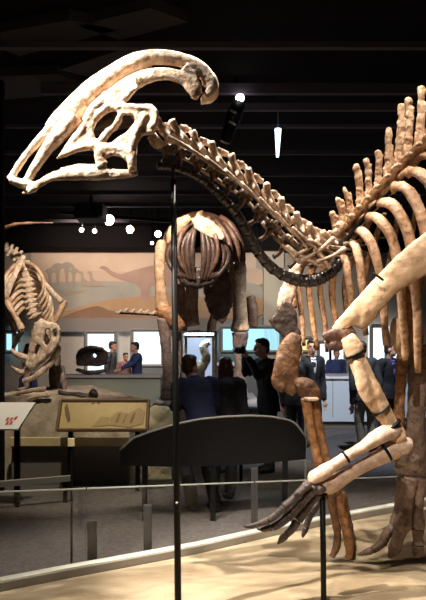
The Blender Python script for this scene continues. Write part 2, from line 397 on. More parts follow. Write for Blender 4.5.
# ------------------------------------------------------------------ the crested skeleton
SK = thing('hadrosaur_skeleton', 'large crested duck-billed dinosaur skeleton standing on the sand bed', 'skeleton', (1.0, 4.1, 0.1))
# ---- skull
Y0 = 3.30
V = 0.0085
skull = None
mb = MB()
def side(pts, off, k=0.5, both=True):
    px_tube(mb, [(a, b, Y0 - off, r) for a, b, r in pts], k=k)
    if both: px_tube(mb, [(a + (off * 0.0), b, Y0 + off, r) for a, b, r in pts], k=k)
# premaxilla and beak
side([(10, 180, 3.5), (20, 183, 5), (31, 185, 5), (36, 184, 3)], 0.045, 0.9)
side([(10, 180, 3.6), (21, 162, 3.4), (34, 146, 4), (48, 132, 5.5), (60, 121, 6.5)], 0.03, 0.9)
side([(27, 181, 4.2), (37, 164, 5), (48, 148, 6.5), (64, 130, 8), (76, 116, 8)], 0.05, 0.8)
# cheek: a thin plate with the eye socket and the opening behind it, one on each side
CH = [(56, 158), (64, 147), (70, 137), (86, 117), (105, 95), (123, 81), (136, 75), (138, 87), (128, 97), (124, 102), (126, 107), (138, 105), (150, 104), (156, 111), (157, 124), (153, 132), (142, 134), (137, 142), (136, 155), (136, 170), (128, 171), (127, 161), (120, 155), (112, 154), (107, 156), (99, 155), (90, 149), (76, 151)]
H1 = [(95, 138), (92.5, 129), (97, 120), (106, 111), (115, 109.5), (119, 115), (116, 123), (108, 127), (102, 132), (98, 138)]
H2 = [(106, 142.5), (104, 138), (110, 132), (117, 128), (121, 120), (122, 113.5), (134, 115), (133.5, 122), (127, 131.5), (118, 137), (111, 142)]
off = lambda x: 0.05 + 0.085 * max(0.0, min(1.0, (x - 56) / 80.0))
plate(mb, CH, [H1, H2], lambda x: Y0 - off(x) - 0.01, 0.034)
plate(mb, CH, [H1, H2], lambda x: Y0 + off(x) - 0.02, 0.034)
for q in ([(60, 156, 1.6), (74, 150, 3), (92, 146, 3.4), (112, 148, 3), (130, 151, 3.4)], [(92, 136, 2), (90, 126, 2.6), (98, 114, 3), (110, 106, 3), (120, 108, 3)], [(121, 113, 3), (116, 124, 3), (105, 137, 3.4), (98, 145, 3)], [(124, 106, 2.6), (138, 107, 3), (150, 108, 4), (155, 116, 4.4), (152, 128, 4)], [(146, 114, 4), (138, 130, 4), (132, 146, 4), (132, 168, 3.4)], [(74, 140, 3), (84, 128, 4), (92, 112, 4), (104, 100, 4)]):
    px_tube(mb, [(a, b, Y0 - off(a) - 0.004, r) for a, b, r in q], None, 0.8)
side([(98, 150, 4), (99, 158, 5), (103, 166, 7)], 0.115, 0.35)
mb.ell(P(147, 121, Y0), (0.05, 0.10, 0.07))
skull = mb.done('skull', M['skull'], SK, voxel=0.0075, rough=0.0045, rscale=16)
bone('braincase', [(66, 142, Y0, 4), (84, 132, Y0 + 0.03, 7), (104, 124, Y0 + 0.04, 8), (124, 118, Y0 + 0.03, 9), (144, 118, Y0, 8)], M['dark'], skull, voxel=0.012, rough=0.008)  # dark tone puts the shade inside the skull openings into the bone
# crest: two tubes that curl over behind the head
mb = MB()
px_tube(mb, [(50, 132, 8.5), (62, 122, 12.5), (76, 109.5, 13.5), (92, 93, 12), (108, 79, 10.5), (128, 65.5, 9.2), (150, 57.5, 7.8), (172, 58, 7.2), (190, 63, 7.2), (204, 73, 7.6), (212, 84, 7), (211, 92, 6), (205, 98, 5)], Y0, 0.85)
px_tube(mb, [(86, 123, 6), (96, 111, 8), (108, 100, 8.5), (122, 89, 8), (138, 80, 8), (154, 75, 7), (170, 74.5, 6.5), (184, 79, 6.5), (192, 88, 6), (196, 96, 4.5)], Y0 - 0.045, 0.5)
px_tube(mb, [(86, 123, 6), (96, 111, 8), (108, 100, 8.5), (122, 89, 8), (138, 80, 8), (154, 75, 7), (170, 74.5, 6.5), (184, 79, 6.5), (192, 88, 6), (196, 96, 4.5)], Y0 + 0.045, 0.5)
px_tube(mb, [(184, 68, 6), (194, 78, 4), (197, 90, 5), (194, 99, 3.6)], Y0 - 0.03, 0.9)
px_tube(mb, [(205, 80, 6), (214, 91, 5), (210, 99, 4.5), (200, 101, 4)], Y0 + 0.02, 1.0)
mb.done('crest', M['skull'], skull, voxel=V, rough=0.005, rscale=11)
# lower jaw
mb = MB()
side([(22, 193, 1.6), (29, 191.5, 2.2), (35, 188, 3.2), (42, 182, 4), (54, 176, 5), (72, 174, 6.5), (92, 173, 7.5), (112, 174, 6), (128, 174, 4.5), (138, 172, 4)], 0.10, 0.4)
side([(104, 173, 6), (102, 166, 5), (100, 161, 4)], 0.11, 0.3)
side([(60, 170, 3), (80, 167, 3.5), (98, 166, 3)], 0.085, 0.3)
px_tube(mb, [(34, 189, Y0 - 0.10, 3.5), (27, 190, Y0, 4), (34, 189, Y0 + 0.10, 3.5)])
px_tube(mb, [(24, 187, Y0 - 0.04, 1.2), (30, 186, Y0 - 0.06, 2), (40, 182, Y0 - 0.09, 3)])
mb.done('lower_jaw', M['skull'], skull, voxel=V, rough=0.004, rscale=14)
# small dark hyoid and occiput pieces behind the jaw
bone('occiput', [(150, 134, Y0, 5), (157, 142, Y0 + 0.02, 6), (163, 148, Y0 + 0.03, 5)], M['neckbone'], skull, voxel=0.012, rough=0.008)

# ---- neck
arch = [(167, 135, 3.34), (179, 138, 3.36), (193, 146, 3.39), (209, 156, 3.42), (224, 165, 3.46), (239, 176, 3.50), (253, 188, 3.55), (267, 200, 3.60), (280, 212, 3.65), (293, 224, 3.72), (306, 233, 3.78), (319, 240, 3.85), (332, 242, 3.92), (344, 238, 3.98)]
low = [(163, 164, 3.36), (176, 168, 3.38), (190, 173, 3.41), (203, 180, 3.44), (215, 189, 3.48), (226, 199, 3.52), (237, 211, 3.57), (247, 224, 3.62), (256, 238, 3.67), (266, 252, 3.74), (278, 265, 3.80), (293, 271, 3.87), (310, 268, 3.94), (326, 260, 4.0)]
def thin(q, n=12):
    f = crom(q, 8); return [f[round(k * (len(f) - 1) / (n - 1))] for k in range(n)]
arch, low = thin(arch), thin(low)
for i, ((ax, ay, aY), (lx, ly, lY)) in enumerate(zip(arch, low)):
    nx = arch[min(i + 1, 11)]; pv = arch[max(i - 1, 0)]
    A = P(ax, ay, aY); L = P(lx, ly, lY)
    t = (P(*nx) - P(*pv)).normalized(); up = Vector((-t.z, 0, t.x)).normalized()
    if up.z < 0: up = -up
    sp = 17.5 * aY / F
    # centrum: the spool under the arch, half way to the low tube
    C = A.lerp(L, 0.42 if i < 9 else 0.36)
    mc = MB().tube([C - t * sp * 0.42, C - t * sp * 0.2, C + t * sp * 0.2, C + t * sp * 0.42], [0.036, 0.026, 0.026, 0.038])
    mb = MB()
    for sgn in (-1, 1):
        yo = Vector((0, 0.055 * sgn, 0))
        # pedicle, zygapophyses, transverse process
        mb.tube([C + yo * 0.4, A + yo * 0.8], [0.012, 0.014])
        mb.tube([A + yo * 0.7 + t * sp * 0.78 - up * 0.014, A + yo + t * sp * 0.15, A + yo * 0.9 - t * sp * 0.4 + up * 0.030, A + yo * 1.1 - t * sp * 0.72 + up * 0.058], [0.013, 0.021, 0.022, 0.023])
        mb.tube([A + yo * 0.8, A + yo * 1.7 - up * 0.015 + t * sp * 0.2, A + yo * 2.0 - up * 0.035 + t * sp * 0.3], [0.016, 0.012, 0.010])
    h = [0.05, 0.06, 0.055, 0.055, 0.058, 0.058, 0.056, 0.052, 0.048, 0.046, 0.055, 0.09][i]
    mb.tube([A, A + up * h * 0.8 - t * 0.012, A + up * h * 1.25 + t * 0.014], [0.030, 0.022, 0.019], k=0.8)
    mb.tube([A + up * h - t * 0.03, A + up * h * 1.1 + t * 0.045], [0.017, 0.019])
    vert = mb.done('cervical_vertebra', M['neckbone'], SK, voxel=0.009, rough=0.005, rscale=30)
    mc.done('centrum', M['darkcentrum'], vert, voxel=0.010, rough=0.005)
    if i >= 1:
        for sgn in (-1, 1):
            B = A + Vector((0, 0.12 * sgn, 0)) - up * 0.05
            D = Vector((0, -0.02 * sgn, 0)); ln = (2.2 + 0.06 * i) * sp
            MB().tube([B - t * sp * 0.5, B + t * ln * 0.5 - up * 0.018, B + t * ln - up * (0.03 + 0.01 * (i > 8))], [0.012, 0.009, 0.004], seg=8).done('cervical_rib', M['neckbone'], SK, rough=0.003)
    # blocky lower process joining the centrum to the throat tube, darkened for the shade there
    MB().tube([C.lerp(L, 0.1), C.lerp(L, 0.55) + t * 0.01, C.lerp(L, 0.9)], [0.026, 0.014, 0.018], seg=8).done('hypapophysis', M['darkrib'], SK, rough=0.004)
# centra row along the throat back to the shoulder, its shade put in as dark grey metal
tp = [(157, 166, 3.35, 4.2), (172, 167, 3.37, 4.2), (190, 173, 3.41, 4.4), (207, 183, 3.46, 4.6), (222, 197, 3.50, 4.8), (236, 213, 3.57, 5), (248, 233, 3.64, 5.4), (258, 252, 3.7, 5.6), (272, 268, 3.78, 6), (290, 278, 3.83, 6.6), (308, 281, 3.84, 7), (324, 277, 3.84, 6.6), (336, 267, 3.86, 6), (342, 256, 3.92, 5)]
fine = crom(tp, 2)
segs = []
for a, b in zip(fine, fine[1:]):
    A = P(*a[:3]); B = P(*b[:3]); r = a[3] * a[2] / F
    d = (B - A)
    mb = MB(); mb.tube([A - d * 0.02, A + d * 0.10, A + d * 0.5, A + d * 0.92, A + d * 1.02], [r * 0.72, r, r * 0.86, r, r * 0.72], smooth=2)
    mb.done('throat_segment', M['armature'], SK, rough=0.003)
# crossed thin rods at the base of the neck
for a, b in [((286, 246), (322, 266)), ((300, 262), (334, 238)), ((308, 236), (330, 268)), ((294, 256), (318, 240)), ((316, 262), (345, 248)), ((276, 236), (300, 262)), ((262, 222), (284, 246))]:
    MB().tube([P(a[0], a[1], 3.72), P((a[0] + b[0]) / 2, (a[1] + b[1]) / 2 + 2, 3.72), P(b[0], b[1], 3.74)], [0.016, 0.011, 0.017], seg=8).done('cervical_rib', M['neckbone'], SK, rough=0.004)

# ---- back: dorsal vertebrae with neural spines
base = [(340, 243), (347, 234), (354, 226), (361, 217), (369, 207), (378, 197), (387, 187), (397, 177), (407, 167), (418, 156), (430, 146), (443, 137), (457, 129), (472, 122)]
tips = [(331, 211), (337, 197), (344, 187), (356, 164), (366, 157), (378, 150), (389, 127), (402, 103), (409, 97), (422, 86), (434, 78), (448, 70), (462, 64), (478, 60)]
def sY(px): return 4.06 - 0.0022 * (px - 340)
for i, (b, tp_) in enumerate(zip(base, tips)):
    Y = sY(b[0]); B = P(b[0], b[1], Y); T = P(tp_[0], tp_[1], Y - 0.01)
    nx = base[min(i + 1, 13)]; t = (P(nx[0], nx[1], sY(nx[0])) - P(base[max(i - 1, 0)][0], base[max(i - 1, 0)][1], sY(base[max(i - 1, 0)][0]))).normalized()
    up = (T - B).normalized(); sp = 0.075
    mb = MB()
    mb.tube([B - t * sp * 0.5, B - t * sp * 0.2, B + t * sp * 0.2, B + t * sp * 0.5], [0.06, 0.045, 0.045, 0.06])
    for sgn in (-1, 1):
        mb.tube([B + up * 0.03, B + up * 0.07 + Vector((0, 0.16 * sgn, 0.0)), B + up * 0.07 + Vector((0, 0.24 * sgn, 0.0))], [0.035, 0.025, 0.022])
        mb.tube([B + up * 0.05 + Vector((0, 0.05 * sgn, 0)) - t * sp * 0.7, B + up * 0.06 + Vector((0, 0.05 * sgn, 0)) + t * sp * 0.7], [0.018, 0.018])
    v = mb.done('dorsal_vertebra', M['spine'], SK, voxel=0.012, rough=0.006, rscale=26)
    L = (T - B).length
    mb = MB(); q = B + up * 0.04
    wv = 0.72 * [0.030, 0.028, 0.024, 0.030, 0.026, 0.028, 0.034, 0.036, 0.034, 0.036, 0.036, 0.036, 0.036, 0.036][i]
    mb.tube([q, q.lerp(T, 0.35) - t * 0.008, q.lerp(T, 0.75), T - up * 0.02, T], [wv * 1.4, wv * 0.9, wv * 0.95, wv * 1.15, wv * 0.55], k=0.6)
    jt = random.uniform(0.3, 0.7); mb.tube([q + t * 0.02, q.lerp(T, jt) + t * 0.035, q.lerp(T, jt + 0.14) + t * 0.045], [wv * 0.8, wv * 0.5, wv * 0.3], k=0.8)
    mb.tube([q - t * 0.03 + Vector((0, -0.06, 0)), q.lerp(T, 0.32) - t * 0.05 + Vector((0, -0.05, 0))], [wv * 0.7, wv * 0.5])
    mb.done('neural_spine', M['spine'], v, voxel=0.009, rough=0.007, rscale=24)
# dark steel rod along the backbone, near side
bone('spine_rod', [(338, 252, 3.86, 2.2), (356, 228, 3.84, 2.4), (378, 203, 3.80, 2.4), (404, 180, 3.74, 2.4), (430, 157, 3.68, 2.4), (474, 132, 3.6, 2.4)], M['steel'], SK, rough=0)

# ---- ribs, near side
nr = [
 [(337, 248, 4.0, 3.4), (344, 258, 3.84, 4.0), (349, 280, 3.80, 3.8), (352, 312, 3.84, 3.2)],
 [(345, 238, 4.0, 3.6), (355, 246, 3.80, 4.6), (361, 270, 3.75, 4.4), (364, 310, 3.80, 3.4)],
 [(350, 232, 4.0, 3.8), (362, 231, 3.78, 5.0), (374, 250, 3.70, 5.2), (382, 288, 3.72, 4.6), (386, 345, 3.84, 3.2)],
 [(357, 224, 4.0, 4.0), (373, 216, 3.74, 5.4), (389, 232, 3.66, 5.6), (398, 264, 3.65, 5.2), (403, 320, 3.72, 4.2), (405, 360, 3.8, 2.8)],
 [(368, 210, 3.98, 4.2), (386, 202, 3.70, 5.8), (402, 218, 3.60, 6.0), (412, 252, 3.58, 5.6), (417, 310, 3.66, 4.6), (418, 372, 3.8, 3.2)],
 [(381, 197, 3.96, 4.4), (400, 186, 3.66, 6.0), (417, 204, 3.55, 6.4), (428, 244, 3.52, 6.0), (433, 310, 3.6, 5.0), (434, 380, 3.76, 3.4)],
 [(396, 182, 3.94, 4.6), (415, 171, 3.62, 6.2), (433, 190, 3.50, 6.6), (446, 236, 3.48, 6.2), (451, 310, 3.56, 5.0), (452, 384, 3.7, 3.4)],
 [(411, 166, 3.92, 4.6), (430, 155, 3.60, 6.2), (450, 176, 3.48, 6.6), (464, 230, 3.46, 6.2), (470, 310, 3.54, 5.0)],
 [(428, 152, 3.9, 4.6), (448, 142, 3.58, 6.2), (468, 164, 3.46, 6.6), (483, 224, 3.44, 6.2), (489, 310, 3.52, 5.0)],
]
for q in nr: bone('rib', q, M['rib'], SK, k=0.6, rough=0.006, rscale=14)
# ribs, far side
fr = [
 [(322, 250, 4.2, 2.6), (296, 262, 4.42, 2.6), (291, 280, 4.46, 2.4), (295, 308, 4.44, 2.2)],
 [(330, 248, 4.2, 3), (306, 262, 4.46, 3), (298, 284, 4.5, 3), (302, 318, 4.48, 2.6), (304, 346, 4.42, 2.0)],
 [(338, 246, 4.2, 3), (318, 260, 4.50, 3), (309, 285, 4.55, 3.2), (313, 322, 4.52, 2.8), (317, 350, 4.46, 2.0)],
 [(348, 240, 4.2, 3), (330, 256, 4.54, 3), (320, 285, 4.6, 3.4), (325, 324, 4.58, 2.8), (327, 352, 4.5, 2.0)],
 [(358, 232, 4.2, 3), (342, 252, 4.58, 3), (332, 285, 4.66, 3.4), (336, 322, 4.62, 2.8), (340, 350, 4.55, 2.0)],
 [(370, 222, 4.2, 3), (356, 250, 4.62, 3), (345, 285, 4.7, 3.4), (350, 330, 4.66, 2.8)],
 [(384, 214, 4.2, 3), (372, 250, 4.64, 3), (362, 290, 4.7, 3.4), (366, 335, 4.66, 2.8)],
 [(400, 206, 4.2, 3), (392, 250, 4.64, 3), (384, 300, 4.7, 3.4), (388, 345, 4.66, 2.8)],
 [(418, 196, 4.2, 3), (410, 250, 4.62, 3), (404, 300, 4.7, 3.4), (408, 345, 4.66, 2.8)],
]
for i, q in enumerate(fr): bone('rib', q, M['orange'] if i in (2, 4) else M['ribdark'], SK, k=0.6, rough=0.005, rscale=14)

# ---- near shoulder and forelimb
mb = MB()
px_tube(mb, [(470, 216, 3.42, 14), (440, 243, 3.45, 18), (415, 262, 3.47, 18), (394, 278, 3.48, 14), (374, 294, 3.49, 11), (356, 312, 3.50, 9.5), (340, 326, 3.50, 7), (333, 331, 3.50, 4)], None, 0.35)
px_tube(mb, [(394, 280, 3.48, 12), (384, 290, 3.48, 12), (366, 312, 3.50, 11), (356, 326, 3.52, 9)], None, 0.4)
sc = mb.done('scapula', M['limb'], SK, voxel=0.011, rough=0.007, rscale=10)
MB().tube([P(373, 273, 3.40), P(379, 277, 3.385), P(383, 280, 3.40)], 0.007, seg=8).done('strap', M['steel'], sc)
mb = MB()
px_tube(mb, [(323, 338, 3.52, 4), (333, 333, 3.50, 5.5), (346, 334, 3.50, 6), (354, 331, 3.52, 5)], None, 0.6)
px_tube(mb, [(324, 345, 3.54, 3), (334, 345, 3.52, 6), (346, 342, 3.52, 7), (352, 336, 3.54, 5)], None, 0.6)
mb.done('coracoid', M['darkrib'], SK, voxel=0.010, rough=0.006)
mb = MB()
px_tube(mb, [(347, 336, 7), (352, 346, 9.5), (358, 360, 9), (365, 378, 10), (372, 394, 11), (381, 409, 9.5), (390, 423, 8), (397, 434, 9), (400, 440, 7)], 3.46, 0.75)
px_tube(mb, [(358, 360, 5), (362, 380, 7), (366, 396, 6), (372, 402, 4)], 3.42, 0.6)
px_tube(mb, [(394, 440, 6), (404, 435, 6)], 3.46, 1.2)
hum = mb.done('humerus', M['limb'], SK, voxel=0.010, rough=0.006, rscale=12)
band('strap', 355, 354, 3.455, 10.5, -62, hum); band('strap', 392, 425, 3.455, 10, -55, hum); band('strap', 381, 410, 3.455, 10.6, -55, hum, wid=0.6)
bone('radius', [(400, 432, 3.45, 5), (390, 432, 3.44, 8.5), (378, 437, 3.43, 8), (360, 449, 3.42, 6), (340, 461, 3.41, 6), (324, 472, 3.40, 7.5), (313, 478, 3.40, 7), (308, 479, 3.40, 4)], M['limbpale'], SK, voxel=0.009, rough=0.005, rscale=14)
ul = bone('ulna', [(412, 446, 3.48, 6), (404, 446, 3.48, 10), (392, 451, 3.47, 9.5), (372, 461, 3.46, 7.2), (350, 473, 3.45, 7), (332, 484, 3.44, 8.5), (320, 487, 3.43, 8), (314, 488, 3.43, 4)], M['limbpale'], SK, voxel=0.009, rough=0.005, rscale=14)
bone('elbow_process', [(398, 456, 3.46, 7), (410, 460, 3.48, 9), (416, 466, 3.5, 6)], M['mauve'], ul, voxel=0.010, rough=0.006)
band('strap', 346, 457, 3.405, 7, 32, ul); band('strap', 386, 452, 3.465, 10, 30, ul, wid=1.2)
# hand: four digits hanging from the wrist
hand = MB().ell(P(318, 488, 3.42), (0.055, 0.06, 0.035)).done('wrist', M['slate'], SK, rough=0.006)
digits = [
 [[(310, 483, 5.0), (302, 490, 4.2), (292, 500, 3.8), (284, 507, 4.6)], [(284, 507, 4.4), (276, 515, 3.6), (268, 520, 4)], [(268, 520, 4), (258, 524, 3), (250, 526, 2.6), (243, 526.5, 0.8)]],
 [[(316, 486, 5.4), (306, 497, 4.8), (295, 510, 4.4), (287, 518, 5.2)], [(287, 518, 5), (279, 524, 4.2), (272, 528, 4)], [(272, 527, 4), (264, 529, 3.4), (256, 529, 1)]],
 [[(321, 490, 6), (312, 500, 5), (303, 513, 4.8), (298, 520, 5.4)], [(297, 521, 5), (291, 530, 4), (286, 535, 4.2)], [(286, 535, 4), (281, 540, 3.2), (277, 544, 1.2)]],
 [[(325, 494, 5), (318, 504, 4), (311, 513, 4.4)], [(311, 513, 4.2), (308, 521, 3.4), (306, 527, 3.6)], [(306, 527, 3.5), (304, 533, 2.6), (302, 538, 1)]],
]
for di, d in enumerate(digits):
    Y = [3.36, 3.39, 3.43, 3.50][di]
    par = hand
    for k, q in enumerate(d):
        bone('metacarpal' if k == 0 else ('phalanx' if k == 1 else 'claw'), q, M['slate'], SK if k == 0 else SK, Y, voxel=0.006, rough=0.004, rscale=26)

# ---- far shoulder and forelimb
bone('scapula', [(297, 262, 4.25, 4), (294, 274, 4.25, 7), (289, 288, 4.25, 8), (285, 300, 4.25, 8), (283, 308, 4.25, 6)], M['limbpale'], SK, k=0.4, voxel=0.012, rough=0.006)
mb = MB()
mb.prism([P(*a, 4.22) for a in ((283, 300), (292, 304), (297, 312), (298, 326), (302, 334), (296, 342), (284, 338), (274, 328), (269, 320), (276, 312))], (0, 0.07, 0))
mb.done('coracoid', M['dark'], SK, voxel=0.012, rough=0.007, relax=5)
mb = MB()
px_tube(mb, [(297, 334, 6), (292, 344, 11), (288, 358, 13), (287, 372, 12.5), (290, 384, 10), (298, 390, 8)], 4.22, 0.4)
px_tube(mb, [(280, 356, 4), (277, 372, 5), (276, 384, 5), (284, 389, 5)], 4.20, 0.6)
mb.done('humerus', M['brown'], SK, voxel=0.011, rough=0.007, rscale=12)
mb = MB()
px_tube(mb, [(296, 388, 7), (303, 386, 10), (310, 392, 10), (314, 401, 8)], 4.18, 0.8)
mb.done('elbow_joint', M['brown'], SK, voxel=0.011, rough=0.007)
MB().box(P(311, 399, 4.11), (0.10, 0.05, 0.026), bevel=0.008).done('white_clip', M['cream'], SK)
bone('radius', [(306, 398, 6), (308, 412, 5), (313, 436, 4.8), (318, 460, 5), (322, 476, 6), (324, 486, 5)], M['orange'], SK, 4.14, voxel=0.010, rough=0.005, rscale=14)
bone('ulna', [(313, 400, 6), (317, 418, 5.4), (322, 445, 5), (328, 470, 5.4), (332, 486, 6)], M['orange'], SK, 4.20, voxel=0.010, rough=0.005, rscale=14)
MB().ell(P(331, 491, 4.16), (0.075, 0.06, 0.04)).done('wrist', M['brown'], SK, rough=0.006)
for q, Y in (([(330, 492, 5.5), (333, 510, 4.2), (337, 530, 4), (337, 545, 4.2), (332, 557, 3)], 4.12), ([(336, 490, 6), (341, 508, 4.6), (346, 530, 4.6), (349, 546, 4.8), (349, 559, 3.4)], 4.17), ([(341, 492, 5), (346, 510, 4), (350, 532, 4), (352, 546, 4.2), (353, 558, 3)], 4.24)):
    bone('metacarpal', q, M['orange'] if Y == 4.17 else M['brown'], SK, Y, voxel=0.009, rough=0.005)

# ---- hind leg at the right edge
HY = 4.2
bone('femur', [(436, 236, 12), (424, 252, 12), (416, 275, 9), (412, 300, 9), (410, 325, 12), (412, 340, 12), (410, 350, 8)], M['orange'], SK, HY - 0.05, voxel=0.013, rough=0.007, rscale=10)
bone('kneecap', [(398, 318, 5), (398, 332, 8), (402, 348, 8), (404, 358, 5)], M['limb'], SK, HY - 0.14, voxel=0.011, rough=0.006)
bone('tibia', [(420, 345, 11), (420, 362, 13), (418, 390, 10), (416, 420, 10), (413, 445, 13), (411, 464, 16), (411, 474, 15), (411, 479, 9)], M['mauve'], SK, HY, k=0.7, voxel=0.013, rough=0.008, rscale=10)
bone('fibula', [(404, 352, 7), (402, 368, 6), (400, 395, 5.4), (399, 425, 6), (398, 450, 7), (397, 462, 6)], M['ribdark'], SK, HY - 0.06, voxel=0.011, rough=0.006)
foot = [
 ([(403, 478, 7), (402, 492, 6), (400, 508, 6), (398, 522, 8), (396, 528, 7)], [[(394, 526, 5), (387, 534, 5), (383, 541, 5)], [(384, 541, 5), (378, 547, 4), (372, 550, 4)], [(372, 550, 4), (364, 553, 3), (357, 555, 1)]], 4.16),
 ([(411, 478, 7), (409, 494, 6), (405, 512, 7), (402, 526, 9), (401, 532, 7)], [[(400, 531, 7), (397, 541, 6), (395, 547, 7)], [(395, 546, 7), (392, 553, 5), (388, 557, 2)]], 4.10),
 ([(421, 478, 7), (419, 495, 5.5), (418, 512, 5.5), (418, 524, 7), (418, 529, 6)], [[(418, 529, 6.5), (418, 539, 5), (418, 545, 6.5)], [(418, 545, 6.5), (418, 552, 6), (418, 557, 3)]], 4.12),
]
for mt, toes, Y in foot:
    bone('metatarsal', mt, M['mauve'], SK, Y, voxel=0.009, rough=0.005, rscale=14)
    for k, q in enumerate(toes): bone('toe_bone' if k < len(toes) - 1 else 'toe_claw', q, M['mauve'], SK, Y, voxel=0.008, rough=0.004)

# ---- black poles that carry it
q0 = P(173.5, 180, 3.36); zt = q0.z
t = thing('support_pole', 'tall black steel pole rising from the sand to the neck of the crested skeleton', 'pole', (P(178, 600, 3.36).x, 3.36, 0.06))
MB().cyl((P(178.3, 600, 3.36).x, 3.36, 0.04), q0, 0.0195, 0.0165).done('pole', M['steel'], t)
MB().cyl(q0 - Vector((0, 0, 0.02)), q0 + Vector((-0.002, 0, 0.075)), 0.010).done('cradle', M['armature'], t)
MB().box(P(176.9, 503, 3.335), (0.012, 0.012, 0.012)).done('screw', M['gedge'], t)
t = thing('support_pole', 'short black steel pole rising from the sand to the dangling dark hand', 'pole', (P(324, 600, 3.42).x, 3.42, 0.06))
MB().cyl((P(324, 600, 3.42).x, 3.42, 0.04), P(322.5, 496, 3.42), 0.0165).done('pole', M['steel'], t)
MB().box(P(322.5, 494, 3.42), (0.05, 0.05, 0.02), bevel=0.004).done('cradle', M['steel'], t)
#PART2
# ------------------------------------------------------------------ gallery behind: sauropod on its plinth
BY = 9.0
pz = EYE + (HOR - 401) / F * BY
pc = P(203, 401, BY)
t = thing('display_plinth', 'wide dark plinth under the big brown skeleton in the middle of the hall', 'plinth', (pc.x, BY, 0))
MB().box((pc.x + 0.07, BY + 0.4, (pz - 0.04) / 2), (1.50, 2.3, pz - 0.04)).done('body', M['kerbside'], t, smooth=False)
MB().box((pc.x + 0.07, BY + 0.4, pz - 0.02), (1.56, 2.36, 0.04), bevel=0.01).done('top', M['grey'], t, smooth=False)
SP = thing('sauropod_skeleton', 'big dark brown four-legged dinosaur skeleton seen head-on in front of the mural', 'skeleton', (pc.x, BY, pz))
def hoop(cx, cy, a, b, Y, r, m, a0=80, a1=-215, tw=0):
    """one rib of each side of a barrel chest, photo pixels"""
    for sgn in (-1, 1):
        pts = []
        for k in range(9):
            f = k / 8.0; th = R(90 - 165 * f)
            pts.append((cx + sgn * a * math.cos(th) * (1 - 0.12 * max(0, f - 0.6)), cy - b * math.sin(th) + tw * f, Y - 0.25 * math.sin(math.pi * f * 0.9), r * (1.0 - 0.45 * f)))
        bone('rib', pts, m, SP, k=0.7, rough=0.01, rscale=6, seg=8)
for k in range(10):
    f = k / 9.0
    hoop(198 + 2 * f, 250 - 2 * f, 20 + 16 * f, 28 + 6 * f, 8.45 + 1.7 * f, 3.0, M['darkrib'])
# filled breast plates that close the front of the chest
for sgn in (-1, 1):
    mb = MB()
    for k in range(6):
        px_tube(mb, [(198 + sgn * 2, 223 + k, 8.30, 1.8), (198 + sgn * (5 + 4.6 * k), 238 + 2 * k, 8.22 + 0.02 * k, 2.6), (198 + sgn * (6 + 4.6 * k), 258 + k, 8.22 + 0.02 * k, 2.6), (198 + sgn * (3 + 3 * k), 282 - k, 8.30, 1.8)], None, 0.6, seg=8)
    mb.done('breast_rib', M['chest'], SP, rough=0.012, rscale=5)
for k in range(9):
    c = P(198 + k * 0.4, 222 - k * 0.5, 8.35 + 0.2 * k)
    mb = MB(); mb.ell(c, (0.09, 0.085, 0.07)); mb.tube([c, c + Vector((0, 0.03, 0.13))], [0.05, 0.035]); mb.tube([c + Vector((-0.16, 0, 0.02)), c + Vector((0.16, 0, 0.02))], [0.03, 0.03])
    mb.done('dorsal_vertebra', M['cream'] if k < 2 else M['tan'], SP, voxel=0.025, rough=0.012, rscale=8)
# shoulder blades
mb = MB(); mb.prism([P(*a, 8.22) for a in ((191, 220), (200, 216), (212, 221), (222, 229), (226, 238), (219, 241), (206, 236), (195, 229))], (0, 0.09, 0.03)); mb.done('scapula', M['cream'], SP, voxel=0.025, rough=0.01, relax=4)
mb = MB(); mb.prism([P(*a, 8.28) for a in ((166, 232), (176, 219), (188, 214), (192, 220), (184, 229), (174, 240), (166, 246))], (0, 0.09, 0.03)); mb.done('scapula', M['tan'], SP, voxel=0.025, rough=0.01, relax=4)
mb = MB(); mb.prism([P(*a, 8.3) for a in ((176, 270), (200, 266), (220, 270), (214, 284), (196, 288), (180, 284))], (0, 0.2, 0)); mb.done('breastbone', M['dark'], SP, voxel=0.03, rough=0.02, relax=4)
mb = MB(); mb.prism([P(*a, 8.75) for a in ((203, 284), (214, 272), (226, 264), (232, 284), (233, 304), (224, 324), (212, 318), (205, 302))], (0, 0.12, 0)); mb.done('hip_plate', M['darkrib'], SP, voxel=0.03, rough=0.02, relax=4)
for q in ([(224, 222, 8.9, 2.5), (234, 236, 8.8, 3), (238, 252, 8.8, 3), (236, 270, 8.9, 2.4)], [(220, 216, 9.1, 2.5), (232, 226, 9.0, 3), (241, 244, 9.0, 3), (243, 262, 9.1, 2.4)], [(215, 220, 8.7, 2.2), (228, 238, 8.6, 3), (231, 262, 8.6, 2.6)]):
    bone('rib', q, M['darkrib'], SP, k=0.7, rough=0.012, rscale=6, seg=8)
def leg(pts, m, Y, name, k=0.8):
    return bone(name, pts, m, SP, Y, k=k, voxel=0.028, rough=0.014, rscale=6)
leg([(162, 240, 5), (160, 256, 6), (160, 280, 5.5), (162, 300, 7), (163, 310, 8)], M['tan'], 8.5, 'humerus')
leg([(158, 310, 6), (168, 314, 8), (176, 324, 8), (182, 330, 6)], M['orange'], 8.45, 'elbow_joint')
leg([(163, 318, 7), (166, 345, 5.5), (168, 370, 5.5), (168, 388, 7), (168, 400, 8)], M['mauve'], 8.45, 'forearm')
leg([(180, 284, 5), (182, 300, 5), (181, 318, 5)], M['tan'], 9.3, 'femur'); leg([(181, 318, 5.5), (183, 345, 5), (184, 375, 5), (185, 396, 7)], M['mauve'], 9.3, 'shin')
leg([(192, 282, 7), (192, 300, 6.5), (192, 318, 7.5), (193, 326, 8)], M['tan'], 9.0, 'humerus'); leg([(194, 330, 7), (196, 350, 5.5), (197, 375, 5.5), (198, 397, 7)], M['brown'], 9.0, 'forearm')
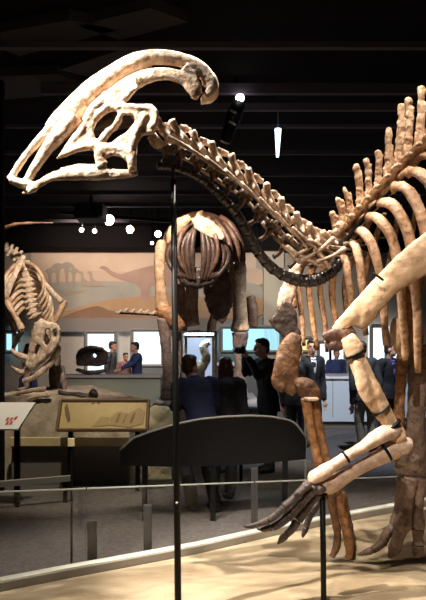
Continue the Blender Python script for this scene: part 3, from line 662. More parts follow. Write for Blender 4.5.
leg([(215, 312, 4), (212, 325, 5), (210, 345, 5), (211, 370, 5), (212, 396, 7)], M['brown'], 9.6, 'shin')
leg([(237, 262, 9), (238, 280, 8.5), (239, 300, 7.2), (240, 318, 8), (240, 332, 10)], M['tan'], 9.1, 'femur'); leg([(240, 332, 9), (240, 355, 6), (240, 380, 6), (241, 397, 8)], M['mauve'], 9.1, 'shin')
leg([(250, 296, 5), (253, 312, 6), (252, 328, 6)], M['brown'], 9.9, 'tail_bone', 0.7)
for x, Y in ((168, 8.4), (185, 9.25), (198, 8.95), (212, 9.55), (241, 9.05)):
    mb = MB()
    for k in range(4): px_tube(mb, [(x - 3 + 2 * k, 392, Y, 3), (x - 6 + 4 * k, 399, Y - 0.1, 2.6)], None)
    mb.done('foot', M['mauve'], SP, voxel=0.022, rough=0.01)
# row of tail bones lying in front of the mural
tl = [(118, 312), (124, 310.5), (131, 311), (138, 311.5), (145, 312), (152, 313), (159, 314)]
TY = 8.6
TR = SP
MB().cyl(P(117, 313, TY), P(166, 315.5, TY), 0.012).done('tail_rod', M['steel'], TR)
for x, y in tl:
    mb = MB(); c = P(x, y, TY); mb.tube([c + Vector((-0.04, 0, -0.01)), c + Vector((0.03, 0, -0.01))], [0.024, 0.024]); mb.tube([c, c + Vector((0.06, 0, 0.03))], [0.02, 0.013]); mb.tube([c + Vector((0, 0, 0)), c + Vector((-0.03, 0, -0.03))], [0.02, 0.01])
    mb.done('tail_vertebra', M['cream'], TR, voxel=0.014, rough=0.004)

# ------------------------------------------------------------------ left: theropod on its rock mound
LY = 8.5
rx0, rx1 = P(-14, 400, 7.6).x, P(142, 400, 7.6).x
def rockf(u, v):
    x = rx0 + (rx1 - rx0) * u; y = 6.95 + 2.3 * v
    top = 0.98 - 0.20 * max(0, (u - 0.55) / 0.45) if u < 0.98 else 0.6
    e = min(1, min(u, 1 - u) * 14, v * 5 + 0.30, (1 - v) * 8)
    z = top * e + (0.05 * mnoise.noise(Vector((x * 2.2, y * 2.2, 0))) + 0.02 * mnoise.noise(Vector((x * 7, y * 7, 3)))) * min(1, e * 2)
    if u in (0, 1) or v in (0, 1): z = 0.0
    return Vector((x, y, max(z, 0.0)))
mound = MB().grid(rockf, 80, 50).done('rock_mound', M['rock'], at=((rx0 + rx1) / 2, 8.0, 0))
tag(mound, 'long low brown rock mound under the pale skeleton at the left', 'rock')
TH = thing('theropod_skeleton', 'pale meat-eating dinosaur skeleton bowing its long-jawed skull over the rock mound', 'skeleton', (P(40, 390, LY).x, LY, 0.9))
sp = crom([(-26, 250, 9.3), (-8, 247, 9.0), (8, 250, 8.75), (20, 258, 8.6), (27, 272, 8.5), (29, 288, 8.4), (31, 304, 8.3), (36, 318, 8.2)], 3)
for i, (a, b) in enumerate(zip(sp, sp[1:])):
    A = P(*a); B = P(*b); d = (B - A)
    nrm = Vector((d.z, 0, -d.x)).normalized()
    if nrm.x < 0 and i > 10: nrm = -nrm
    if i <= 10 and nrm.z < 0: nrm = -nrm
    mb = MB(); mb.tube([A, A + d * 0.5, B], [0.055, 0.042, 0.055]); mb.tube([A + d * 0.4, A + d * 0.5 + nrm * 0.11], [0.03, 0.02]); c = A + d * 0.5
    px = d.cross(Vector((0, 1, 0))).normalized(); mb.tube([c - px * 0.10 - Vector((0, 0.03, 0)), c + px * 0.10 - Vector((0, 0.03, 0))], [0.022, 0.022])
    mb.done('vertebra', M['cream'], TH, voxel=0.018, rough=0.006)
for k in range(9):
    f = k / 8.0; y = 264 + 42 * f; x = 24 + 9 * f; wd = 20 + 3 * math.sin(math.pi * f)
    for sgn in (-1, 1):
        bone('rib', [(x, y - 1, 8.55, 1.6), (x + sgn * wd * 0.5, y + 2, 8.3, 2.0), (x + sgn * wd * 0.92, y + 13, 8.15, 2.0), (x + sgn * wd * 0.95, y + 25, 8.1, 1.7), (x + sgn * wd * 0.66, y + 36, 8.1, 1.2)], M['cream'] if k % 2 else M['tan'], TH, k=0.7, rough=0.006, seg=8)
# neck bones end at the skull: upper jaw, lower jaw, cheek openings
skt = None
mb = MB()
for yo in (0.0, 0.34):
    plate(mb, [(34, 322), (44, 321), (56, 323), (60, 329), (59, 342), (52, 352), (42, 361), (30, 370), (26, 367), (28, 360), (30, 350), (32, 338)], [[(45, 330), (49, 328), (51, 338), (47, 346), (43, 342)], [(52, 330), (56, 329), (56, 338), (53, 341)], [(36, 344), (40, 346), (36, 355), (33, 355)]], lambda x, yo=yo: 7.95 + yo - 0.002 * x, 0.06)
px_tube(mb, [(38, 322, 8.1, 5), (46, 330, 8.1, 6), (42, 350, 8.1, 6), (29, 368, 8.1, 4)], None, 1.2)
px_tube(mb, [(34, 330, 7.93, 2.4), (31, 350, 7.93, 2.6), (27, 366, 7.93, 3)], None)
px_tube(mb, [(57, 325, 7.93, 2.6), (58, 340, 7.93, 2.6), (46, 357, 7.93, 2.6), (31, 369, 7.93, 2.6)], None)
skt = mb.done('skull', M['cream'], TH, voxel=0.018, rough=0.007)
mb = MB()
for yo in (0.0, 0.3):
    px_tube(mb, [(60, 346, 8.0 + yo, 2.6), (54, 358, 7.96 + yo, 3.6), (42, 371, 7.94 + yo, 3.6), (30, 379, 7.96 + yo * 0.6, 3), (22, 381, 8.0 + yo * 0.2, 2.4)], None, 0.6)
mb.done('lower_jaw', M['cream'], skt, voxel=0.016, rough=0.006)
bone('cheek_bar', [(11, 350, 8.0, 2), (18, 355, 7.96, 3), (28, 358, 7.95, 3)], M['cream'], skt, rough=0.005)
bone('cheek_bar', [(12, 366, 8.05, 1.6), (20, 372, 8.0, 2.4), (30, 370, 7.98, 2.4)], M['cream'], skt, rough=0.005)
for q, m in (([(5, 297, 8.1, 4.5), (9, 306, 8.05, 3.4), (16, 318, 8.0, 3), (22, 330, 8.0, 4.4)], 'tan'), ([(64, 301, 8.2, 4.4), (61, 310, 8.15, 3.2), (56, 319, 8.1, 3), (52, 326, 8.1, 3.6)], 'tan')):
    bone('humerus', q, M[m], TH, voxel=0.018, rough=0.006)
bone('forearm', [(22, 330, 8.0, 4), (18, 338, 8.0, 2.4), (13, 348, 8.02, 2.6)], M['dark'], TH, voxel=0.018, rough=0.006)
bone('scapula', [(24, 256, 8.3, 2.4), (16, 272, 8.1, 3), (8, 290, 8.05, 3.4), (5, 298, 8.05, 4)], M['cream'], TH, k=0.5, rough=0.006)
bone('scapula', [(36, 268, 8.3, 2.4), (42, 280, 8.15, 2.8), (52, 292, 8.1, 2.8), (62, 302, 8.15, 3)], M['cream'], TH, k=0.5, rough=0.006)
for q in ([(52, 340, 8.9, 6), (56, 358, 8.8, 5), (54, 374, 8.75, 5.5), (55, 392, 8.7, 4.5)], [(30, 345, 9.0, 5), (26, 362, 8.9, 4.4), (28, 378, 8.8, 4.4), (26, 392, 8.75, 4)], [(60, 366, 8.6, 4), (63, 380, 8.55, 4), (64, 392, 8.5, 3)]):
    bone('leg_bone', q, M['mauve'], TH, voxel=0.02, rough=0.01)
bone('tail', [(-60, 244, 9.0, 4), (-30, 238, 8.6, 3.6), (-8, 231.5, 8.3, 2.6), (10, 225.5, 8.1, 1.7), (30, 223, 8.0, 1.2), (53, 223, 7.95, 0.5)], M['ribdark'], TH, rough=0.012, rscale=18)
# dark bones scattered on the mound
def lying(name, label, pts, m, rr=0.008):
    o = MB(); px_tube(o, pts, None); o = o.done(name, m, voxel=0.018, rough=rr); tag(o, label, 'bone'); return o
for nm, lab, pts, m in (('limb_bone', 'long dark bone lying on the rock mound above the gold panel', [(58, 392, 7.5, 3), (66, 394, 7.5, 2.6), (78, 396, 7.5, 4), (86, 398, 7.5, 5), (90, 396, 7.5, 4)], M['dark']),
        ('limb_bone', 'short black bone end lying at the right tip of the long dark bone', [(90, 391, 7.6, 3.4), (94, 394, 7.6, 4.4), (93, 400, 7.6, 3)], M['dark']),
        ('limb_bone', 'pale long bone lying on the mound under the bowed skull', [(8, 398, 7.4, 3), (20, 393, 7.4, 2.4), (36, 390, 7.4, 2.6), (46, 389, 7.4, 3.4)], M['cream']),
        ('limb_bone', 'pale curved bone lying on the mound left of the dark bone', [(26, 400, 7.2, 2), (40, 396, 7.2, 2.4), (52, 395, 7.2, 2)], M['cream'])):
    lying(nm, lab, pts, m)

# ------------------------------------------------------------------ boards, ledge and rail in front of the mound
def board(name, label, cat, px0, px1, py0, py1, Y, m, frame, tilt, skew=0):
    a = P(px0, py1, Y); b = P(px1, py0, Y); hgt = (b.z - a.z); wd = b.x - a.x
    t = thing(name, label, cat, ((a.x + b.x) / 2, Y, 0))
    dy = hgt * math.tan(R(tilt)); n = Vector((0, -math.cos(R(tilt)), math.sin(R(tilt))))
    c = [Vector((a.x, Y, a.z)), Vector((b.x, Y, a.z)), Vector((b.x + skew, Y + dy, b.z)), Vector((a.x + skew * 0.0, Y + dy, b.z))]
    MB().prism(c, -n * 0.03).done('board', m, t, smooth=False)
    if frame:
        mb = MB()
        for p, q in zip(c, c[1:] + c[:1]): mb.tube([p, q], 0.02, seg=6, smooth=1)
        mb.done('frame', frame, t, smooth=False)
    for fx in (0.12, 0.88):
        mb = MB(); x = a.x + wd * fx; mb.box((x, Y + dy * 0.5 + 0.05, a.z / 2 + hgt * 0.2), (0.05, 0.05, a.z + hgt * 0.4)); mb.done('leg', M['steel'], t, smooth=False)
    def on(u, v, lift=0.004): return c[0].lerp(c[1], u).lerp(c[3].lerp(c[2], u), v) + n * lift
    return t, on, n
t, on, n = board('information_panel', 'gold illustrated reading panel in a dark frame in front of the mound', 'sign', 57, 147, 402, 430, 6.45, M['gold'], M['print'], 30)
def blotch(pts, m, name='illustration'):
    MB().prism([on(u, v) for u, v in pts], n * 0.001).done(name, m, t, smooth=False)
blotch([(0.05, 0.75), (0.075, 0.9), (0.10, 0.7), (0.13, 0.45), (0.135, 0.28), (0.11, 0.25), (0.07, 0.5)], M['print'])
blotch([(0.38, 0.10), (0.48, 0.45), (0.58, 0.40), (0.66, 0.62), (0.78, 0.55), (0.90, 0.75), (0.97, 0.6), (0.95, 0.2), (0.8, 0.08), (0.6, 0.15)], M['printpale'])
for k in range(4): blotch([(0.56 + 0.08 * k, 0.25), (0.60 + 0.08 * k, 0.55), (0.62 + 0.08 * k, 0.55), (0.585 + 0.08 * k, 0.22)], M['gold'])
for u in (0.37, 0.43): blotch([(u - 0.015, 0.88), (u + 0.015, 0.88), (u + 0.015, 0.97), (u - 0.015, 0.97)], M['print'])
t, on, n = board('information_panel', 'white slanted reading board with red marks at the left edge', 'sign', -26, 18, 404, 429, 5.9, M['white'], None, 35, skew=0.12)
for k, (u, v) in enumerate([(0.62, 0.30), (0.70, 0.30), (0.78, 0.34), (0.66, 0.16), (0.74, 0.16)]):
    blotch([(u, v), (u + 0.05, v), (u + 0.06, v + 0.12), (u + 0.01, v + 0.12)], M['red'], 'print')
# tan ledge with its rail and dark base
ly = 6.80; a = P(10, 446, ly); b = P(129, 446, ly)
t = thing('mound_ledge', 'long tan ledge board running along the foot of the rock mound', 'ledge', ((a.x + b.x) / 2, ly, 0))
MB().box(((a.x + b.x) / 2, ly, a.z + 0.05), (b.x - a.x, 0.06, 0.10), bevel=0.006).done('board', M['casegold'], t, smooth=False)
MB().box(((a.x + b.x) / 2, ly + 0.08, a.z / 2), (b.x - a.x, 0.05, a.z)).done('skirt', M['kerbside'], t, smooth=False)
t = thing('foot_rail', 'low pale rail standing on the carpet at the left, in front of the ledge', 'rail', (P(20, 482, 6.0).x, 6.0, 0))
mb = MB(); A = P(-40, 489, 5.70); B = P(72, 472, 6.10); A.z = B.z = 0.0
d = (B - A).normalized(); nn = Vector((-d.y, d.x, 0))
mb.prism([v + Vector((0, 0, 0.215)) for v in (A, B, B + nn * 0.05, A + nn * 0.05)], (0, 0, 0.055)); mb.done('rail', M['rim'], t, smooth=False)
for f in (0.1, 0.5, 0.94):
    q = A.lerp(B, f) + nn * 0.025; MB().box((q.x, q.y, 0.11), (0.04, 0.03, 0.22)).done('leg', M['steel'], t, smooth=False)
# pale block at the end of the mound
BX = 7.2
mb = MB(); mb.ell(P(160, 415, BX), (0.17, 0.14, 0.12)); mb.ell(P(152, 421, BX), (0.11, 0.13, 0.10)); mb.ell(P(168, 421, BX), (0.12, 0.13, 0.09)); mb.box((P(160, 430, BX).x, BX, 0.34), (0.32, 0.26, 0.68))
o = mb.done('rock_block', M['palerock'], voxel=0.03, rough=0.02, rscale=7, at=(P(160, 432, BX).x, BX, 0)); tag(o, 'pale sandy boulder standing at the right end of the gold panel', 'rock')

# arched charcoal screen across the middle
def archf(px):
    q = [(120, 452), (133, 440), (152, 433), (175, 426), (200, 421), (225, 418.5), (250, 417.5), (272, 418.5), (290, 422), (299, 428), (306, 441)]
    for a, b in zip(q, q[1:]):
        if a[0] <= px <= b[0]: return a[1] + (b[1] - a[1]) * (px - a[0]) / (b[0] - a[0])
    return 452
SY = lambda px: 5.30 + 0.0016 * (px - 120) + 0.20 * ((px - 213) / 95.0) ** 2
t = thing('arched_barrier', 'dark charcoal barrier panel with an arched pale top rim', 'barrier', (0, 5.4, 0))
t['label'] = 'dark charcoal barrier panel with an arched pale rim in front of the couple'
mb = MB(); rm = []; rows = []
for k in range(41):
    px = 120 + 186 * k / 40.0; Y = SY(px); top = P(px, archf(px), Y); bot = Vector((top.x, Y, min(0.50, top.z - 0.05)))
    rows.append([mb.bm.verts.new(v) for v in (bot, bot + Vector((0, 0.05, 0)), top + Vector((0, 0.05, 0)), top)]); rm.append(top + Vector((0, 0.025, 0.012)))
for r0, r1 in zip(rows, rows[1:]):
    for j in range(4): mb.bm.faces.new((r0[j], r1[j], r1[(j + 1) % 4], r0[(j + 1) % 4]))
mb.bm.faces.new(rows[0]); mb.bm.faces.new(rows[-1][::-1]); mb.done('panel', M['screen'], t, smooth=False)
MB().tube(rm, 0.013, seg=8, smooth=1).done('top_rail', M['rim'], t)
for px in (145, 213, 285):
    q = P(px, 480, SY(px) + 0.025); MB().box((q.x, q.y, 0.3), (0.05, 0.04, 0.6)).done('post', M['steel'], t, smooth=False)
q = [P(x, y, (EYE - 0.004) * F / (y - HOR)) for x, y in ((276, 460), (311, 460), (328, 488), (248, 488))]
structure(MB().prism(q, (0, 0, -0.02)).done('floor', mat('wood_floor', (0.16, 0.10, 0.065), 0.7, noise=(0.11, 0.07, 0.045), scale=4, stretch=(6, 1, 1)), smooth=False))
# tall clear sheet at the right end of the arch
g = thing('glass_screen', 'tall clear glass sheet standing at the right end of the arched barrier', 'glass panel', (P(305, 470, 6.1).x, 6.1, 0))
a = P(258, 414, 6.1); b = P(306, 414, 6.1)
MB().box(((a.x + b.x) / 2, 6.15, b.z / 2 - 0.02), (b.x - a.x, 0.012, b.z - 0.04)).done('pane', M['caseglass'], g, smooth=False)
MB().box((b.x, 6.15, b.z / 2), (0.022, 0.022, b.z)).done('edge_post', M['gedge'], g, smooth=False)

# ------------------------------------------------------------------ lit wall cases, counters, small cases
def wallcase(label, px0, px1, py0, py1, m, Y=15.8, frame=None, mull=()):
    a = P(px0, py1, Y); b = P(px1, py0, Y)
    t = thing('light_box', label, 'light box', ((a.x + b.x) / 2, Y, a.z))
    MB().box(((a.x + b.x) / 2, (Y + 16.0) / 2, (a.z + b.z) / 2), (b.x - a.x, 16.0 - Y, b.z - a.z)).done('lit_panel', m, t, smooth=False)
    mb = MB()
    for (p, q) in ((a, Vector((b.x, Y, a.z))), (Vector((b.x, Y, a.z)), b), (b, Vector((a.x, Y, b.z))), (Vector((a.x, Y, b.z)), a)): mb.tube([p - Vector((0, 0.03, 0)), q - Vector((0, 0.03, 0))], 0.05, seg=4, smooth=1)
    mb.done('frame', frame or M['grey'], t, smooth=False)
    for px in mull:
        x = P(px, 0, Y).x; MB().box((x, Y - 0.03, (a.z + b.z) / 2), (0.06, 0.05, b.z - a.z)).done('mullion', M['steel'], t, smooth=False)
    return t
wallcase('tall glowing white light box behind the grey visitor', 86, 116, 332, 374, M['litwhite'])
wallcase('glowing white light box behind the visitor in blue', 132, 163, 330, 366, M['litwhite'])
wallcase('wide glowing cyan light box behind the photographer', 221, 281, 327, 352, M['cyan'], 15.7)
wallcase('yellow glowing light box behind the man in the black suit', 290, 312, 338, 352, M['litwarm'], 15.7)
wallcase('small white light box between the shoulder bones and the counter', 318, 345, 342, 366, M['litwhite'], 15.7, mull=(330,))
wallcase('tall white light box behind the man with the purple shirt', 371, 386, 326, 372, M['litwhite'], 15.7)
wallcase('tall white light box at the right edge behind the thigh bone', 391, 409, 326, 366, M['litwhite'], 15.7, mull=(400,))
wallcase('bluish light box at the left edge behind the pale skeleton', 5, 14, 332, 352, M['cyan'], 15.7)
# dark shapes standing in front of the cyan panel: a low long counter with a glass top
def counter(label, px0, px1, py0, py1, Y, front, top, depth=0.7, group=None, kick=True):
    a = P(px0, py1, Y); b = P(px1, py0, Y)
    t = thing('display_counter', label, 'counter', ((a.x + b.x) / 2, Y, 0), group)
    cx = (a.x + b.x) / 2; wd = b.x - a.x
    MB().box((cx, Y + depth / 2, (b.z + 0.12) / 2), (wd, depth, b.z - 0.12)).done('body', front, t, smooth=False)
    MB().box((cx, Y + depth / 2 + 0.04, 0.06), (wd - 0.06, depth - 0.08, 0.12)).done('kick_board', M['kerbside'], t, smooth=False)
    MB().box((cx, Y + depth / 2 - 0.02, b.z + 0.025), (wd + 0.06, depth + 0.06, 0.05), bevel=0.01).done('top', top, t, smooth=False)
    for k in range(1, 3):
        MB().box((a.x + wd * k / 3, Y - 0.004, (b.z + 0.2) / 2), (0.012, 0.01, b.z - 0.2)).done('joint', M['grey'], t, smooth=False)
    return t, b.z + 0.05
counter('pale blue display counter between the far arm bone and the leaning visitor', 312, 374, 379, 424, 11.6, M['bluefront'], M['bluetop'], 1.2)
counter('pale grey counter behind the hind leg at the right edge', 384, 470, 376, 424, 12.2, M['bluefront'], M['bluetop'], 0.9)
_, ctop = counter('long pale green counter under the dark skull on display', 60, 160, 378, 400, 12.6, M['case'], M['grey'], 0.8)
counter('dark grey counter with a white top edge under the cyan light box', 216, 284, 366, 395, 11.0, M['kerbside'], M['bluetop'], 0.8)
# dark skull on the long counter
def p3(px, py, Y=12.95): return P(px, py, Y)
mb = MB()
sky = lambda x: 12.9
plate(mb, [(76, 368), (75, 358), (80, 351), (90, 349), (101, 351), (108, 356), (107, 366), (98, 369)], [[(90, 356), (95, 355), (97, 360), (92, 361)]], lambda x: 12.9, 0.3)
px_tube(mb, [(76, 372, 12.9, 2), (90, 375, 12.85, 2.6), (106, 373, 12.9, 2)], None); px_tube(mb, [(78, 355, 12.85, 2), (90, 350, 12.8, 2.4), (104, 352, 12.85, 2)], None)
o = mb.done('dinosaur_skull', M['dark'], voxel=0.03, rough=0.012); o.location.z = ctop; tag(o, 'dark fossil skull resting on the long pale green counter', 'skull')
# little glass case on legs behind the couple
t = thing('glass_case', 'tall clear glass case with a pale fossil inside, behind the couple', 'display case', (P(199, 395, 8.0).x, 7.55, 0))
a = P(181, 396, 7.4); b = P(217, 333, 7.4); cx = (a.x + b.x) / 2; wd = b.x - a.x
MB().box((cx, 7.6, a.z / 2), (wd, 0.4, a.z)).done('base', M['grey'], t, smooth=False)
for sx in (-1, 1):
    for sy in (-1, 1): MB().box((cx + sx * (wd / 2 - 0.012), 7.6 + sy * 0.188, (a.z + b.z) / 2), (0.024, 0.024, b.z - a.z)).done('corner_post', M['rim'], t, smooth=False)
MB().box((cx, 7.6, b.z + 0.012), (wd, 0.4, 0.024)).done('top_frame', M['rim'], t, smooth=False)
for sy in (-1, 1): MB().box((cx, 7.6 + sy * 0.188, (a.z + b.z) / 2), (wd - 0.05, 0.006, b.z - a.z)).done('pane', M['caseglass'], t, smooth=False)
MB().box((cx, 7.76, (a.z * 0.4 + b.z * 0.6)), (wd * 0.72, 0.02, (b.z - a.z) * 0.66)).done('lit_back', M['caseback'], t, smooth=False)
MB().box((cx, 7.6, b.z - 0.012), (wd * 0.8, 0.16, 0.015)).done('strip_light', M['caselamp'], t, smooth=False)
mb = MB(); px_tube(mb, [(196, 394, 7.6, 5), (201, 384, 7.6, 4), (199, 372, 7.6, 6), (206, 358, 7.6, 5), (203, 346, 7.6, 4), (210, 342, 7.6, 3)], None); px_tube(mb, [(199, 372, 7.6, 4), (190, 366, 7.58, 3), (187, 356, 7.58, 2)], None)
o = mb.done('fossil_mount', M['cream'], voxel=0.018, rough=0.01); tag(o, 'pale upright fossil inside the tall glass case', 'fossil')
# lamp arm beside the couple
t = thing('reading_stand', 'slim stand with a white tip beside the long-haired visitor', 'stand', (P(240, 420, 7.0).x, 7.0, 0))
q = P(241, 404, 7.0); MB().cyl((q.x, 7.0, 0), q, 0.02).done('post', M['steel'], t); MB().tube([P(235, 390, 7.0), P(240, 397, 7.0), P(247, 410, 7.0)], 0.03, seg=8, smooth=2).done('arm', M['steel'], t); MB().box(P(236, 393, 6.96), (0.07, 0.03, 0.06), bevel=0.01).done('tip', M['white'], t)

# ------------------------------------------------------------------ mural
MY = 15.98
a = P(31, 318.5, MY); b = P(256, 250.5, MY)
t = thing('wall_mural', 'long painted mural of a lake landscape with long-necked dinosaurs on the back wall', 'mural', ((a.x + b.x) / 2, MY, a.z))
def paint(name, top, mid, py_a, py_b, nz=0.25):
    m = bpy.data.materials.new(name); m.use_nodes = True; nt = m.node_tree; bs = nt.nodes['Principled BSDF']; bs.inputs['Roughness'].default_value = 0.8
    tc = nt.nodes.new('ShaderNodeTexCoord'); n = nt.nodes.new('ShaderNodeTexNoise'); n.inputs['Scale'].default_value = 1.6; n.inputs['Detail'].default_value = 5
    nt.links.new(tc.outputs['Object'], n.inputs['Vector']); cr = nt.nodes.new('ShaderNodeValToRGB')
    cr.color_ramp.elements[0].position = 0.3; cr.color_ramp.elements[1].position = 0.7
    cr.color_ramp.elements[0].color = (*top, 1); cr.color_ramp.elements[1].color = (*mid, 1)
    nt.links.new(n.outputs['Fac'], cr.inputs['Fac']); nt.links.new(cr.outputs['Color'], bs.inputs['Base Color']); return m
PM = {k: paint('paint_' + k, c1, c2, 0, 1) for k, c1, c2 in (('sky', (0.64, 0.47, 0.37), (0.70, 0.57, 0.46)), ('glow', (0.66, 0.48, 0.36), (0.60, 0.47, 0.38)), ('water', (0.34, 0.33, 0.30), (0.44, 0.42, 0.37)), ('land', (0.44, 0.27, 0.16), (0.52, 0.35, 0.21)), ('shore', (0.36, 0.25, 0.18), (0.42, 0.31, 0.22)), ('tree', (0.36, 0.31, 0.26), (0.44, 0.37, 0.30)), ('beast', (0.40, 0.26, 0.22), (0.50, 0.35, 0.29)), ('beastfar', (0.40, 0.32, 0.27), (0.46, 0.37, 0.31)), ('ground', (0.24, 0.14, 0.09), (0.34, 0.21, 0.13)))}
MB().box(((a.x + b.x) / 2, MY, (a.z + b.z) / 2), (b.x - a.x, 0.04, b.z - a.z)).done('canvas', PM['sky'], t, smooth=False)
lay = [0]
def pt(name, pts, m, smooth=3):
    lay[0] += 1; Y = MY - 0.02 - 0.003 * lay[0]
    q = crom(list(pts) + [pts[0]], smooth)[:-1] if smooth > 1 else pts
    MB().prism([P(x, y, Y) for x, y in q], (0, 0.003, 0)).done(name, m, t, smooth=False)
pt('painted_haze', [(31, 276), (70, 270), (130, 272), (200, 270), (256, 268), (256, 286), (31, 290)], PM['glow'])
pt('painted_lake', [(31, 286), (60, 282), (100, 281), (150, 282), (200, 280), (256, 284), (256, 302), (150, 300), (100, 304), (31, 312)], PM['water'])
pt('painted_shore', [(31, 290), (46, 287), (62, 290), (76, 291), (88, 290), (70, 296), (31, 300)], PM['tree'])
pt('painted_land', [(31, 318), (31, 314), (62, 311), (90, 304), (116, 299), (150, 296), (200, 297), (256, 296), (256, 318)], PM['land'], 2)
pt('painted_ground', [(60, 318), (80, 310), (98, 306), (112, 311), (128, 309), (142, 313), (160, 318)], PM['ground'])
for x, y, s in ((58, 267, 8), (67, 266, 8), (50, 271, 6), (74, 271, 6)):
    pt('painted_tree', [(x - s, y + 1), (x - s * 0.5, y - s * 0.35), (x, y - s * 0.5), (x + s * 0.6, y - s * 0.3), (x + s, y + 2), (x + s * 0.3, y + 3), (x + 1, y + 18), (x - 1, y + 18), (x - s * 0.4, y + 3)], PM['tree'])
for dx in (0, 9):
    pt('painted_dinosaur', [(78 + dx, 273), (80 + dx, 271), (83 + dx, 272.5), (84 + dx, 278), (88 + dx, 281), (94 + dx, 283), (94 + dx, 286), (82 + dx, 286), (81 + dx, 280), (80.5 + dx, 274.5)], PM['beastfar'])
pt('painted_dinosaur', [(99, 268), (102, 266), (107, 267), (112, 271), (120, 274), (128, 272), (138, 269), (150, 266), (166, 264), (182, 268), (200, 280), (212, 290), (196, 288), (182, 284), (180, 298), (174, 298), (172, 286), (160, 287), (150, 286), (148, 300), (141, 300), (141, 290), (134, 283), (122, 280), (112, 276), (105, 270.5)], PM['beast'], 3)

# ------------------------------------------------------------------ lamps
def lamp(label, px, py, Y, r, glow, tgt=(0, 0), group='ceiling spotlights'):
    c = P(px, py, Y); t = thing('track_lamp', label, 'spotlight', (c.x, c.y, c.z), group)
    d = (Vector((0.6 * c.x + tgt[0], 2.0, 1.6)) - c).normalized()
    MB().cyl(c - d * 0.22, c - d * 0.012, r * 0.95, r * 1.05).done('housing', M['steel'], t)
    MB().cyl(c - d * 0.012, c + d * 0.004, r * 0.92, r * 0.92).done('lens', glow, t)
    top = c - d * 0.14; MB().cyl(top, (top.x, top.y, 4.60 if Y < 15 else 4.1), 0.012).done('stem', M['steel'], t)
    return t
lamp('brightest spotlight under the ceiling, above the painted long-necked dinosaur', 109, 220, 12.6, 0.115, M['lamp'])
lamp('second brightest spotlight, just right of and below the brightest one', 130, 229.5, 12.8, 0.085, M['lamp'])
lamp('small dim spotlight left of the brightest one, outer of a close pair', 81.5, 230, 12.4, 0.05, M['lampsmall'])
lamp('small dim spotlight left of the brightest one, inner of a close pair', 94.5, 231, 12.4, 0.05, M['lampsmall'])
lamp('spotlight glowing just left of the tall pole', 158, 234, 12.4, 0.07, M['lamp'])
lamp('tiny spotlight low between the second brightest one and the tall pole', 152, 243, 13.2, 0.04, M['lampsmall'])
lamp('small white spotlight over the beige wall, above the light pier', 260, 251, 12.6, 0.07, M['lampsmall'])
t = thing('ceiling_box', 'dim grey equipment box hanging under the ceiling, left above the brightest spotlight', 'equipment box', P(91, 222, 11.8))
c = P(91, 213, 11.8); MB().box(c, (0.55, 0.5, 0.30), bevel=0.02).done('housing', M['tile'], t, smooth=False); MB().cyl((c.x, c.y, c.z + 0.1), (c.x, c.y, 4.6), 0.03).done('stem', M['steel'], t)
MB().cyl(c + Vector((0.1, -0.26, 0)), c + Vector((0.1, -0.24, 0)), 0.07).done('lens', M['steel'], t)
# the black lamp with its white head behind the crest
t = thing('track_lamp', 'black stage lamp with a small white glowing head behind the curled crest', 'spotlight', P(239, 98, 6.6), None)
MB().ell(P(240, 98, 6.6), (0.05, 0.05, 0.045)).done('bulb', M['lampsmall'], t)
MB().cyl(P(239, 103, 6.65), P(233, 118, 6.65), 0.075, 0.09).done('housing', M['steel'], t)
MB().cyl(P(233, 118, 6.65), P(225, 142, 6.65), 0.085, 0.06).done('barrel', M['steel'], t)
for a_, b_ in (((230, 110), (236, 113)), ((229, 121), (236, 125))): MB().tube([P(*a_, 6.54), P(*b_, 6.54)], 0.014, seg=6, smooth=1).done('trim_ring', M['gedge'], t)
q = P(236, 108, 6.7); MB().cyl(q, (q.x, q.y + 0.05, 4.6), 0.016).done('stem', M['steel'], t)
t = thing('hanging_lamp', 'slender pale blue tube lamp hanging on a thin rod from the dark ceiling', 'lamp', P(278, 130, 7.2))
MB().cyl(P(278, 129, 7.2), P(277.5, 157, 7.2), 0.040, 0.016).done('tube', M['lampblue'], t)
q = P(278, 129, 7.2); MB().cyl(q, (q.x, q.y, 4.6), 0.010).done('rod', M['batten'], t)
# lighting tracks and a duct under the ceiling
for i, (pa, pb, z, lab) in enumerate((((60, 215, 12.5), (170, 245, 13.4), 4.36, 'black lighting track carrying the row of spotlights'),)):
    A = P(*pa); B = P(*pb); A.z = B.z = z if i == 0 else A.z
    o = MB().box((A + B) / 2, ((B - A).length, 0.06, 0.06), rz=math.atan2(B.y - A.y, B.x - A.x)).done('light_track', M['steel'], smooth=False); tag(o, lab, 'track')

# ------------------------------------------------------------------ visitors
SKIN = mat('skin', (0.55, 0.32, 0.22), 0.55, noise=(0.48, 0.26, 0.17), scale=6)
LIPS = mat('lips', (0.40, 0.15, 0.13), 0.5); EYEM = mat('eye_dark', (0.03, 0.02, 0.02), 0.2)
cloth = {k: mat('cloth_' + k, c, 0.85, noise=tuple(0.7 * x for x in c), bump=0.3, scale=8) for k, c in dict(black=(0.016, 0.015, 0.018), navy=(0.022, 0.030, 0.085), blue=(0.04, 0.055, 0.16), purple=(0.13, 0.08, 0.34), grey=(0.10, 0.095, 0.095), khaki=(0.24, 0.21, 0.155), jeans=(0.05, 0.07, 0.12), shirt=(0.62, 0.62, 0.66), pink=(0.34, 0.17, 0.16), dgrey=(0.05, 0.048, 0.05)).items()}
hairm = {k: mat('hair_' + k, c, 0.5, noise=tuple(0.5 * x for x in c), scale=30, stretch=(1, 1, 0.2)) for k, c in dict(black=(0.012, 0.010, 0.010), brown=(0.055, 0.024, 0.014), auburn=(0.12, 0.045, 0.022)).items()}
